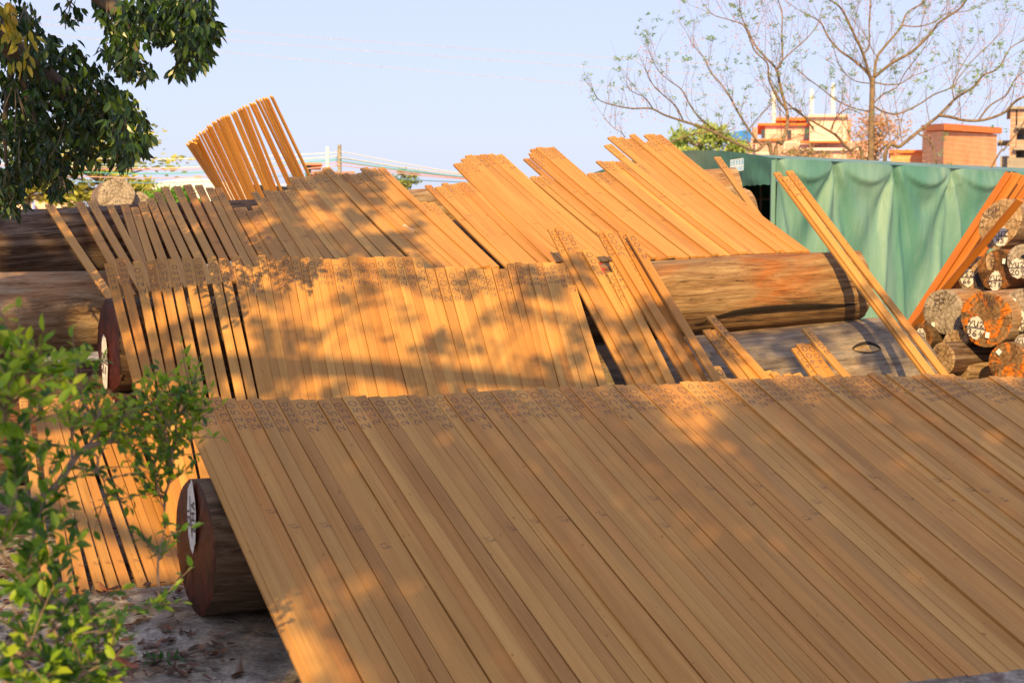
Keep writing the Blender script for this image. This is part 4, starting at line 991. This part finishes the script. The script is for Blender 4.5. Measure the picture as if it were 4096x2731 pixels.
# blue maker's sticker on the valance
ms = MB(); gx = -gdir
def sgn_at(x, y):
    rr_ = ray(x, y); n2 = gn; q0 = K+gn*.10; return C0+rr_*((q0-C0).dot(n2)/rr_.dot(n2))
c00, c10, c11, c01 = sgn_at(2922, 688), sgn_at(2975, 681), sgn_at(2975, 633), sgn_at(2922, 641)
uS = c10-c00; vS = c01-c00
ms.poly([c00-to, c10-to, c11-to, c01-to], 0)
e_ = gn*.004
def SP(u, v): return c00+uS*u+vS*v+e_*1.0-to
for a, b in (((.02, .03), (.98, .03)), ((.02, .97), (.98, .97)), ((.02, .03), (.02, .97)), ((.98, .03), (.98, .97))): ribbon(ms, [SP(*a), SP(*b)], gn, .012, 1)
ribbon(ms, [SP(.03, .42), SP(.97, .42)], gn, .016, 1)
rs = random.Random(3)
for k in range(4):
    u0 = .1+.21*k
    for st in (((0, .85), (.15, .85)), ((.02, .72), (.14, .72)), ((.0, .6), (.15, .62)), ((.075, .9), (.07, .5)), ((.02, .66), (.0, .5)), ((.11, .7), (.15, .52)), ((.12, .88), (.12, .6))):
        ribbon(ms, [SP(u0+st[0][0]+rs.uniform(-.015, .015), st[0][1]), SP(u0+st[1][0]+rs.uniform(-.015, .015), st[1][1])], gn, .012, 1)
st, tl = strokes('13509952594', rs, 1.2, .02)
for s_ in st: ribbon(ms, [SP(.06+gx_/tl*.88, .12+gy_*.2) for gx_, gy_ in s_], gn, .009, 1)
ms.build('maker_sticker', [plain('sky_blue_vinyl', (.10, .46, .80), .4, .08), plain('white_print', (.8, .85, .88), .5, .05)], tent)

# ------------------------------------------------------------------ background buildings
def brickm(name, a, b, mortar, sc_=1.0, bw=.5, rh=.25):
    m, n, bs_ = mat(name); tb = N(n, 'ShaderNodeTexBrick'); n.links.new(mapping(n, (1, 1, 1), 'Object'), tb.inputs['Vector'])
    tc = N(n, 'ShaderNodeTexCoord'); sx_ = N(n, 'ShaderNodeSeparateXYZ'); n.links.new(tc.outputs['Object'], sx_.inputs[0])
    ad = N(n, 'ShaderNodeMath', operation='ADD'); n.links.new(sx_.outputs[0], ad.inputs[0]); n.links.new(sx_.outputs[1], ad.inputs[1])
    cb = N(n, 'ShaderNodeCombineXYZ'); n.links.new(ad.outputs[0], cb.inputs[0]); n.links.new(sx_.outputs[2], cb.inputs[1])
    n.links.new(cb.outputs[0], tb.inputs['Vector'])
    tb.inputs['Color1'].default_value = (*a, 1); tb.inputs['Color2'].default_value = (*b, 1); tb.inputs['Mortar'].default_value = (*mortar, 1)
    tb.inputs['Scale'].default_value = sc_; tb.inputs['Brick Width'].default_value = bw; tb.inputs['Row Height'].default_value = rh; tb.inputs['Mortar Size'].default_value = .02
    c = mixc(n, 1.0, tb.outputs[0], ramp(n, noi(n, mapping(n, (1, 1, 1)), .8, 4), [(.3, (.8, .8, .8)), (.7, (1.1, 1.1, 1.1))]), 'MULTIPLY')
    n.links.new(c, bs_.inputs['Base Color']); bs_.inputs['Roughness'].default_value = .85; return m
PINKT = brickm('pink_white_tile', (.80, .52, .47), (.62, .32, .28), (.85, .74, .66), 1.0, .7, .5)
PINKW = plain('pale_pink_render', (.80, .56, .50), .85, .06, 1)
ORBR = brickm('orange_brick', (.88, .40, .19), (.80, .34, .16), (.82, .46, .28), 1.0, .5, .2)
REDTRIM = plain('orange_red_trim', (.85, .22, .05), .7, .1, 2)
OLDBR = brickm('old_brick', (.50, .28, .20), (.42, .24, .18), (.46, .38, .32), 1.0, .5, .2)
CONC = plain('grey_concrete', (.33, .29, .25), .9, .15, 2)
GLASS = plain('dark_window_glass', (.05, .06, .07), .2, .2, 2, .6)
WHITE = plain('white_metal', (.75, .75, .75), .5, .05, 2)
BLUE = plain('blue_sheet_metal', (.04, .24, .62), .5, .1, 2)
def bbox(mb, x0, y0, x1, y1, Y, depth, m=0, skew=0.0):
    """box whose front face fills pixels x0..x1, y0..y1 at distance Y (skew turns it a little)"""
    a = at(x0, y1, Y); b = at(x1, y1, Y+skew); t = at(x0, y0, Y)
    X = V((b.x-a.x, b.y-a.y, 0)); Z = V((0, 0, t.z-a.z)); D = V((a.x, a.y, 0)).normalized()*depth
    mb.box(V((a.x, a.y, a.z)), X, D, Z, m); return a, X, Z, D
def bld(label, cat='building'):
    o = empty('building', (0, 0, 0)); tag(o, label, cat); return o
# pink tiled building
b1 = bld('pink and white tiled building behind the tent, stepped flat roofs')
mb = MB(); bbox(mb, 2960, 565, 3480, 700, 70, 10); g0 = at(2960, 565, 70); mb.build('lower_wall', PINKT, b1)
mb = MB(); bbox(mb, 3060, 500, 3250, 570, 71, 8); mb.build('middle_wall', PINKT, b1)
mb = MB(); bbox(mb, 3238, 468, 3388, 566, 69.5, 8); mb.build('upper_wall', PINKW, b1)
mb = MB(); bbox(mb, 3388, 478, 3404, 566, 70.5, 6); mb.build('shaded_wall', OLDBR, b1)
mb = MB(); bbox(mb, 3030, 493, 3252, 502, 70.7, 8.6); bbox(mb, 3100, 470, 3230, 482, 74, 8); bbox(mb, 3200, 565, 3392, 571, 69.3, .5); bbox(mb, 2950, 556, 3130, 563, 69.8, 10); mb.build('roof_trim', REDTRIM, b1)
mb = MB(); bbox(mb, 3232, 458, 3395, 469, 69.2, 8.6); mb.build('parapet', PINKW, b1)
mb = MB(); bbox(mb, 3200, 592, 3440, 602, 69.7, .4); mb.build('white_band', WHITE, b1)
for x0, y0, x1, y1 in ((3218, 512, 3236, 555), (3045, 518, 3060, 552), (3150, 520, 3165, 552)):
    f_ = MB(); bbox(f_, x0, y0, x1, y1, 69.6 if x0 > 3200 else 70.8, .5); o = f_.build('window', GLASS, b1)
for x in (3092, 3250, 3330):
    pass
for i, (x, y0, y1, lab) in enumerate(((3095, 368, 500, 'leftmost of the three tall white pipes above the pink building'), (3247, 365, 470, 'middle one of the three tall white pipes on the pink building'), (3332, 342, 470, 'rightmost and tallest of the white pipes on the pink building'))):
    mb = MB(); a = at(x, y1+20, 73); t = at(x, y0, 73); c_ = V((0, 0, 0))
    mb.tube([a, t], .095, 8, 0); mb.tube([t, t+V((0, 0, .12))], .06, 8, 0)
    for k in range(1, 5): q_ = a.lerp(t, k/5); mb.tube([q_, q_+V((0, 0, .05))], .115, 8)
    tag(mb.build('white_pipe', WHITE), lab, 'pipe', 'white pipes above the pink building')
b2 = bld('shed with a blue sheet metal roof left of the pink building', 'shed')
mb = MB(); p1, p2, p3, p4 = at(2895, 536, 66), at(3005, 516, 66), at(3005, 560, 64), at(2925, 566, 64)
mb.v += [p1, p2, p3, p4, p1-V((0, 0, .1)), p2-V((0, 0, .1)), p3-V((0, 0, .1)), p4-V((0, 0, .1))]; mb.f += [[0, 3, 2, 1], [4, 5, 6, 7], [0, 1, 5, 4], [1, 2, 6, 5], [2, 3, 7, 6], [3, 0, 4, 7]]; mb.m += [0]*6
mb.build('roof', BLUE, b2)
mb = MB(); bbox(mb, 2925, 560, 3010, 640, 66, 4); mb.build('wall', PINKW, b2)
mb = MB(); bbox(mb, 3008, 510, 3030, 560, 66, 3); mb.build('dark_wall', OLDBR, b2)
# orange brick house
b3 = bld('orange brick house with a bright orange cornice, behind the tent at right')
def quadwall(mb, xs, ys_t, ys_b, Ys, m=0):
    for i in range(len(xs)-1):
        a, b = at(xs[i], ys_b[i], Ys[i]), at(xs[i+1], ys_b[i+1], Ys[i+1]); c_, d_ = at(xs[i+1], ys_t[i+1], Ys[i+1]), at(xs[i], ys_t[i], Ys[i])
        a.z = b.z = 0; mb.quad(a, b, c_, d_, m)
mb = MB(); quadwall(mb, [3690, 3776, 3988], [528, 524, 538], [700, 700, 700], [62, 57, 63]); a = at(3690, 528, 62); b = at(3988, 538, 63); mid_ = at(3776, 524, 57)
bk = a+b-mid_; bk.z = a.z; mb.quad(V((b.x, b.y, 0)), V((bk.x, bk.y, 0)), bk, b); mb.quad(V((bk.x, bk.y, 0)), V((a.x, a.y, 0)), a, bk); mb.quad(a, mid_, b, bk)
mb.build('wall', ORBR, b3)
mb = MB(); r_ = [at(3684, 516, 61.7), at(3776, 510, 56.4), at(4008, 526, 63.2)]; h_ = .16
r4 = r_[0]+r_[2]-r_[1]; ring = [r_[0], r_[1], r_[2], r4]
mb.v += [p+V((0, 0, h_)) for p in ring]+[p-V((0, 0, .10)) for p in ring]; mb.f += [[0, 1, 2, 3], [7, 6, 5, 4]]+[[4+k, 4+(k+1) % 4, (k+1) % 4, k] for k in range(4)]; mb.m += [0]*6
mb.build('cornice', REDTRIM, b3)
mb = MB(); bbox(mb, 3718, 548, 3738, 580, 60, .3); mb.build('window', GLASS, b3)
b4 = bld('low orange brick annex left of the orange house', 'annex')
mb = MB(); bbox(mb, 3560, 612, 3700, 700, 64, 6); mb.build('wall', ORBR, b4)
mb = MB(); bbox(mb, 3555, 600, 3702, 612, 63.8, 6.4); mb.build('roof_edge', REDTRIM, b4)
# unfinished brick tower
b5 = bld('unfinished brick and concrete tower at the right frame edge')
mb = MB(); bbox(mb, 4035, 434, 4062, 680, 52, .8); bbox(mb, 4062, 434, 4250, 505, 52, 5); bbox(mb, 4062, 560, 4250, 590, 52, 5); mb.build('brick_wall', OLDBR, b5)
mb = MB(); bbox(mb, 4028, 426, 4260, 436, 51.8, 6); bbox(mb, 4062, 503, 4250, 512, 51.7, 5); bbox(mb, 4055, 588, 4250, 600, 51.7, 5); bbox(mb, 4028, 632, 4250, 675, 51.7, 5); bbox(mb, 4085, 505, 4096, 680, 54, .5); mb.build('concrete_frame', CONC, b5)
mb = MB(); bbox(mb, 4062, 512, 4250, 680, 56, .3); mb.build('interior_shade_sheet', GLASS, b5)  # dark sheet standing in for the unlit inside
mb = MB(); bbox(mb, 3990, 562, 4060, 570, 53, 3); bbox(mb, 4000, 625, 4040, 680, 53, 3); mb.build('balcony', CONC, b5)
# white warehouse at far left
b6 = bld('long low white warehouse beyond the far left stack', 'warehouse')
WH = plain('white_cladding', (.66, .68, .70), .6, .04, .3)
mb = MB(); Yw = 150; pts_ = [at(520, 745, Yw), at(760, 712, Yw), at(1000, 738, Yw)]
for i in range(2):
    a, b = pts_[i], pts_[i+1]; mb.quad(V((a.x, a.y, 0)), V((b.x, b.y, 0)), b, a)
    mb.quad(a, b, b+V((10, 60, 0)), a+V((10, 60, 0)))
a = pts_[0]; mb.quad(V((a.x, a.y, 0)), a, a+V((10, 60, 0)), V((a.x+10, a.y+60, 0)))
mb.build('wall', WH, b6)
mb = MB(); bbox(mb, 778, 702, 806, 716, Yw+5, 3); mb.build('roof_unit', CONC, b6)
# red roofed shed
b7 = bld('small red roofed shed with a green post behind the fan', 'shed')
mb = MB(); bbox(mb, 1215, 652, 1290, 660, 34, 4); bbox(mb, 1245, 686, 1420, 697, 40, 5); mb.build('roof', REDTRIM, b7)
mb = MB(); a, t = at(1245, 760, 34.5), at(1232, 660, 34.5); mb.tube([V((a.x, a.y, 0)), t], .07, 6); mb.build('post', TARPD, b7)
mb = MB(); bbox(mb, 1250, 697, 1415, 860, 41, 4); mb.build('wall', PINKW, b7)
# low rubble-coloured houses far left
for i, (x0, y0, x1, lab) in enumerate(((-60, 800, 130, 'low pinkish house partly behind the hanging leaves at far left'), (140, 790, 300, 'low pinkish house between yellow-green trees'), (500, 780, 640, 'low tan wall right of the round grey log end'))):
    b = bld(lab, 'house'); mb = MB(); bbox(mb, x0, y0, x1, 853, 60+i*4, 6); mb.build('wall', PINKW, b); mb = MB(); bbox(mb, x0-6, y0-6, x1+6, y0, 59.7+i*4, 6.6); mb.build('roof', plain('faded_tile_%s' % 'abc'[i], (.34, .16, .11), .9, .2, 2), b)

# poles and strings
mb = MB(); a = at(1310, 700, 26); t = at(1310, 588, 26); mb.tube([V((a.x, a.y, 0)), t], .032, 10); tag(mb.build('pole', CONC if 0 else WHITE), 'white pole, left one of the two carrying coloured strings', 'pole', 'string poles')
mb = MB(); a = at(1358, 700, 25); t = at(1358, 580, 25); mb.tube([V((a.x, a.y, 0)), t], .034, 10); tag(mb.build('pole', plain('mottled_grey_pole', (.32, .28, .22), .8, .5, 30)), 'mottled grey pole, right one of the two carrying coloured strings', 'pole', 'string poles')
strs = [('cream', (.70, .68, .62), 632, 613, 607, 700), ('light_blue', (.30, .52, .78), 655, 636, 634, 712), ('ivory', (.68, .64, .50), 666, 628, 630, 704), ('pink', (.75, .38, .42), 674, 655, 650, 716), ('teal_green', (.10, .50, .38), 688, 643, 645, 712),
        ('salmon', (.72, .42, .36), 706, 668, 662, 720), ('steel_blue', (.15, .35, .50), 726, 690, 690, 732)]
for nm, c_, y0, y1, y2, y3 in strs:
    P = [at(-200, y0-20, 24), at(300, y0, 25), at(760, y0+4, 26), at(1310, y1, 26), at(1358, y2, 25), at(1650, (y2+y3)/2+8, 22), at(1900, y3, 20), at(2300, y3+30, 18)]
    mb = MB(); mb.tube(bez(P, 5), .0085, 5); tag(mb.build('string', plain('plastic_string_'+nm, c_, .5, .05)), '%s plastic string stretched past the two poles' % nm.replace('_', ' '), 'string', 'coloured strings')
for i, (x0, y0, x1, y1, lab) in enumerate(((-100, 45, 2900, 260, 'highest of three thin power lines across the sky'), (-100, 75, 2900, 305, 'middle one of three thin power lines across the sky'), (-100, 110, 2900, 385, 'lowest of three thin power lines across the sky'))):
    mb = MB(); P = [at(x0+(x1-x0)*k/12, y0+(y1-y0)*k/12+30*math.sin(math.pi*k/12)*(0.3), 60) for k in range(13)]; mb.tube(P, .012, 5)
    tag(mb.build('power_line', plain('pale_cable_%s' % 'abc'[i], (.42, .40, .40), .6)), lab, 'power line', 'power lines in the sky')

# ------------------------------------------------------------------ far trees
def far_tree(label, px, w_, h_, y_base, Y, cols, seed, trunk=True, ls=.10, n_=1500, group='soft trees far behind', horiz=False, trans=.3):
    r = random.Random(seed); b = at(px, y_base, Y); base = V((b.x, b.y, 0)); W = w_/F*Y; Hh = h_/F*Y; t = empty('tree', base); tag(t, label, 'tree', group)
    top = b.z+Hh
    lv = Leaves(); m2 = MB()
    m2.tube([V((0, 0, 0)), V((.05, 0, b.z*.6)), V((0, 0, b.z+Hh*.6))], [.12, .09, .03], 6)
    cl = []
    for k in range(34):
        a = r.uniform(0, 6.283); q = math.sqrt(r.random()); hh = r.random()
        env = math.sin(math.pi*(.12+.8*hh))**.7
        c_ = V((math.cos(a)*q*W*.5*env, math.sin(a)*q*W*.35*env, b.z+Hh*hh)); cl.append(c_)
        m2.tube([V((0, 0, b.z+Hh*hh*.5)), c_], [.03, .01], 4)
    for k in range(n_):
        c_ = r.choice(cl); s_ = Hh*.10
        p = c_+V((r.gauss(0, 1)*s_*1.5, r.gauss(0, 1)*s_, r.gauss(0, 1)*s_*.7)); d = rv(r)
        if horiz: d.z *= .2; d.normalize()
        lv.quadleaf(p, d, rv(r), ls*r.uniform(.7, 1.5), ls*.6)
    lv.build('crown', leaf_mat('far_leaf_%d' % seed, cols, .7, trans, .2), t); m2.build('trunk', BARKT, t)
YG = [(.42, .42, .08), (.52, .48, .11), (.33, .38, .07), (.58, .50, .14)]
far_tree('feathery yellow-green tree with airy flat boughs at far left', 400, 560, 330, 800, 34, YG, 1, ls=.15, n_=3600, horiz=True)
far_tree('round yellow-green shrub tree at the left frame edge under the leaves', 110, 330, 100, 800, 34, YG, 2, ls=.13, n_=1700, group='soft trees far behind')
far_tree('low yellow-green tree right beside the round grey log end', 560, 240, 70, 800, 40, YG, 3, ls=.12, n_=900)
far_tree('small pale green tree seen past the strings near the sky centre', 1625, 130, 60, 745, 34, [(.24, .3, .1), (.3, .36, .14)], 4, ls=.09, n_=420)
far_tree('light green leafy tree left of the blue roofed shed', 2790, 360, 125, 640, 42, [(.34, .44, .12), (.42, .50, .16), (.26, .36, .09)], 5, ls=.15, n_=2600)
far_tree('russet feathery tree between the pink building and the orange house', 3500, 230, 225, 690, 45, [(.55, .28, .18), (.62, .36, .24), (.48, .24, .15), (.46, .42, .16)], 6, ls=.09, n_=2200)
far_tree('low tangle of dry russet shrubs just behind the tent roof', 3230, 330, 90, 690, 48, [(.36, .22, .14), (.42, .28, .18), (.25, .26, .08)], 7, ls=.10, n_=1100)
far_tree('low green hedge showing between the tilted top row boards', 700, 260, 60, 815, 30, [(.10, .26, .04), (.16, .34, .05)], 9, ls=.10, n_=1500)

# ------------------------------------------------------------------ bare trees with new leaf tufts
def bare_tree(label, limbs, Y0, seed, base_px, twig_n=2.0):
    r = random.Random(seed); b = at(*base_px, Y0); base = V((b.x, b.y, 0)); t = empty('bare_tree', base); tag(t, label, 'tree', 'bare spring trees behind the tent')
    tm = MB(); tf = Leaves(); sd_ = Leaves(); tips = []
    def grow(p, d, ln, rad_, depth):
        n = 5; pts = [p]; dd = d.copy()
        for i in range(n):
            dd = (dd+rv(r)*.16+V((0, 0, .10))).normalized(); pts.append(pts[-1]+dd*(ln/n))
        tm.tube([q-base for q in pts], [rad_*(1-.6*i/n) for i in range(n+1)], 5 if depth < 2 else 4, cap=False)
        if depth <= 0: tips.append((pts[-1], dd)); return
        for k in range(r.choice([1, 2, 2, 3])):
            i = r.randint(1, n); nd = (dd+rv(r)*.75); nd.y *= .6; nd = nd.normalized(); grow(pts[i], nd, ln*r.uniform(.5, .8), rad_*.5, depth-1)
        tips.append((pts[-1], dd))
    for (px, r0, r1, dy, tws) in limbs:
        P = [at(x, y, Y0+dy*(i/(len(px)-1))) for i, (x, y) in enumerate(px)]
        if px[0][1] > 600: P = [V((base.x+.3*(P[0].x-base.x), base.y, 0))]+P
        q = bez(P, 7); R_ = [.66*(r0+(r1-r0)*(i/(len(q)-1)))*Y0/F for i in range(len(q))]
        tm.tube([p-base for p in q], R_, 8, cap=True)
        step = max(2, int(7/twig_n)) if tws else 999
        i = 10 if px[0][1] > 600 else 3
        while i < len(q)-1:
            tdir = (q[min(i+2, len(q)-1)]-q[i-1]).normalized(); up = V((0, 0, 1))
            nd = (tdir*.5+rv(r)*.6+up*.55); nd.y *= .5; nd.normalize()
            grow(q[i], nd, r.uniform(.45, 1.15)*tws, max(.0045, R_[i]*.3), 1 if tws < .62 else 2)
            i += step+r.randint(1, 2)
        tips.append((q[-1], (q[-1]-q[-3]).normalized()))
        if tws: grow(q[-1], (q[-1]-q[-3]).normalized(), .6*tws, R_[-1]*.8, 1)
    for p, d in tips:
        if r.random() < .42:
            for k in range(r.randint(8, 14)):
                dd = rv(r); dd.z = abs(dd.z)*.3+.05; dd.normalize(); tf.quadleaf(p-base+rv(r)*.03, dd, V((0, 0, 1))+rv(r)*.5, r.uniform(.035, .085), .03)
        if r.random() < .34:
            q = p-d*r.uniform(.1, .5)
            for k in range(r.randint(6, 12)):
                o_ = q-base+V((r.gauss(0, .05), r.gauss(0, .05), -r.uniform(.02, .32))); sd_.quadleaf(o_, rv(r), rv(r), .028, .022)
    nf = len(tf.f); o0 = len(tf.v); tf.v += sd_.v; tf.f += [[i+o0 for i in f_] for f_ in sd_.f]
    tm.build('trunk', BARKW, t, True)
    me = mesh('crown', tf.v, tf.f, [leaf_mat('new_leaf_%d' % seed, [(.26, .38, .20), (.34, .46, .24), (.40, .48, .28)], .6, .45), leaf_mat('seed_%d' % seed, [(.60, .26, .18), (.66, .36, .26), (.52, .20, .12)], .7, .3)], [0]*nf+[1]*(len(tf.f)-nf))
    obj('crown', me, t)
def c1(*p): return [(2350+x/2.45, y/2.45) for x, y in p]
def c2(*p): return [(3200+x/2.24, y/2.24) for x, y in p]
bare_tree('bare spreading tree with low arching boughs left of the tall trunk', [
    (c1((1840, 1530), (1910, 1400), (1960, 1200), (1950, 1080), (1890, 850), (1850, 680), (1740, 560), (1640, 440), (1540, 260), (1400, 200), (1240, 150), (1150, 60)), 13, 2, 1.5, .9),
    (c1((1800, 1520), (1640, 1480), (1400, 1380), (1180, 1270), (940, 1190), (760, 1130), (620, 1065), (450, 1065), (290, 1040), (120, 985), (55, 890)), 11, 2, -2, .5),
    (c1((1810, 1520), (1700, 1420), (1600, 1300), (1480, 1110), (1400, 960), (1320, 840), (1200, 700), (1150, 580), (1040, 450), (980, 340)), 9, 2, 1, .75),
    (c1((1950, 1080), (1860, 960), (1780, 780), (1760, 620), (1640, 500), (1560, 290), (1500, 120), (1490, -40)), 7, 2.5, -1, .8),
    (c1((1860, 680), (1910, 580), (1905, 350), (1905, 120), (1850, -30)), 6, 3, .5, .8),
    (c1((1905, 600), (2010, 500), (2130, 400), (2240, 270)), 5, 2.5, .5, .7),
    (c1((1240, 1270), (1100, 1160), (1000, 1020), (920, 880), (800, 790), (700, 700), (650, 610)), 6, 1.6, -1, .65),
    (c1((940, 1190), (870, 1050), (740, 930), (640, 830), (580, 700), (550, 640)), 5, 1.6, -1, .6),
    (c1((800, 1400), (1000, 1330), (1200, 1290), (1290, 1300)), 4, 5, 0, .5),
    (c1((370, 1350), (330, 1300), (230, 1230), (150, 1130)), 3, 1.6, 0, .45),
    (c1((1560, 1300), (1650, 1180), (1790, 1020), (1780, 900)), 4, 2, 1, .6),
    (c1((1960, 1070), (2060, 1080), (2205, 1250)), 5, 5, 1, .5),
    (c1((640, 1065), (560, 960), (440, 900), (380, 840)), 4, 1.6, -1, .5)], 24.0, 31, (3105, 660))
bare_tree('tall bare tree with a straight upright trunk above the tent', [
    (c2((635, 1420), (640, 1100), (645, 900), (650, 700)), 19, 15, 0, 0),
    (c2((640, 730), (600, 600), (560, 470), (480, 300), (400, 130), (340, 50), (240, -10)), 10, 4, -1, .85),
    (c2((575, 480), (620, 400), (620, 200), (635, -20)), 6, 4, 1, .8),
    (c2((640, 700), (560, 610), (450, 520), (350, 450), (250, 330), (180, 200), (60, 130), (0, 100)), 9, 3, 1, .85),
    (c2((660, 720), (690, 520), (760, 420), (900, 250), (960, 120), (1100, 30), (1150, -30)), 9, 4, 1, .85),
    (c2((670, 690), (820, 570), (1010, 460), (1180, 290), (1250, 200), (1420, 90), (1500, -10)), 9.5, 5, -1, .85),
    (c2((920, 230), (1060, 240), (1200, 200), (1300, 130), (1500, 100), (1640, 40)), 4.5, 2.5, 0, .7),
    (c2((670, 740), (780, 760), (900, 750), (1000, 690), (1130, 640)), 5, 2, 0, .7),
    (c2((660, 930), (740, 850), (870, 780), (950, 640), (1100, 450), (1180, 260)), 5, 2, 1, .7),
    (c2((660, 950), (740, 1000), (880, 1020), (1060, 940), (1200, 850), (1370, 780), (1420, 700), (1560, 530), (1700, 400), (1830, 260)), 6, 2.2, 1, .8),
    (c2((620, 1000), (480, 970), (330, 900), (200, 800), (90, 720), (0, 650)), 5, 2.5, -1, .7),
    (c2((630, 750), (480, 720), (360, 600), (300, 430)), 3.5, 2, -1, .6)], 27.0, 32, (3483, 660))
bare_tree('bare tree whose thick bough slants right from behind the tent', [
    (c2((760, 1430), (900, 1310), (1060, 1180), (1240, 1040), (1400, 880), (1560, 780), (1640, 680), (1780, 610), (1880, 440), (2010, 360)), 13, 3, 1, .8),
    (c2((1240, 1035), (1350, 1050), (1480, 1080), (1650, 1075), (1830, 1010), (1930, 910), (2050, 850), (2200, 800)), 10, 6, -1, .8),
    (c2((1600, 1080), (1700, 950), (1850, 850), (1930, 710), (2050, 620)), 6, 3.5, 1, .8),
    (c2((1380, 890), (1370, 760), (1470, 560), (1560, 430)), 4.5, 2, 1, .7),
    (c2((1060, 1200), (1180, 1280), (1200, 1400), (1220, 1460)), 6, 5, 0, .5),
    (c2((1720, 1490), (1830, 1340), (1950, 1180), (2030, 1060)), 6, 4, 0, .6)], 22.0, 33, (3545, 660))
bare_tree('bare tree with a short thick bough behind the tent between the trunks', [
    (c2((560, 1430), (440, 1340), (330, 1220), (270, 1180), (100, 1080), (0, 1020), (-100, 940)), 11, 5, -1, .7),
    (c2((270, 1180), (330, 1050), (420, 980), (500, 1000)), 5, 3, 0, .5)], 26.0, 34, (3440, 660))
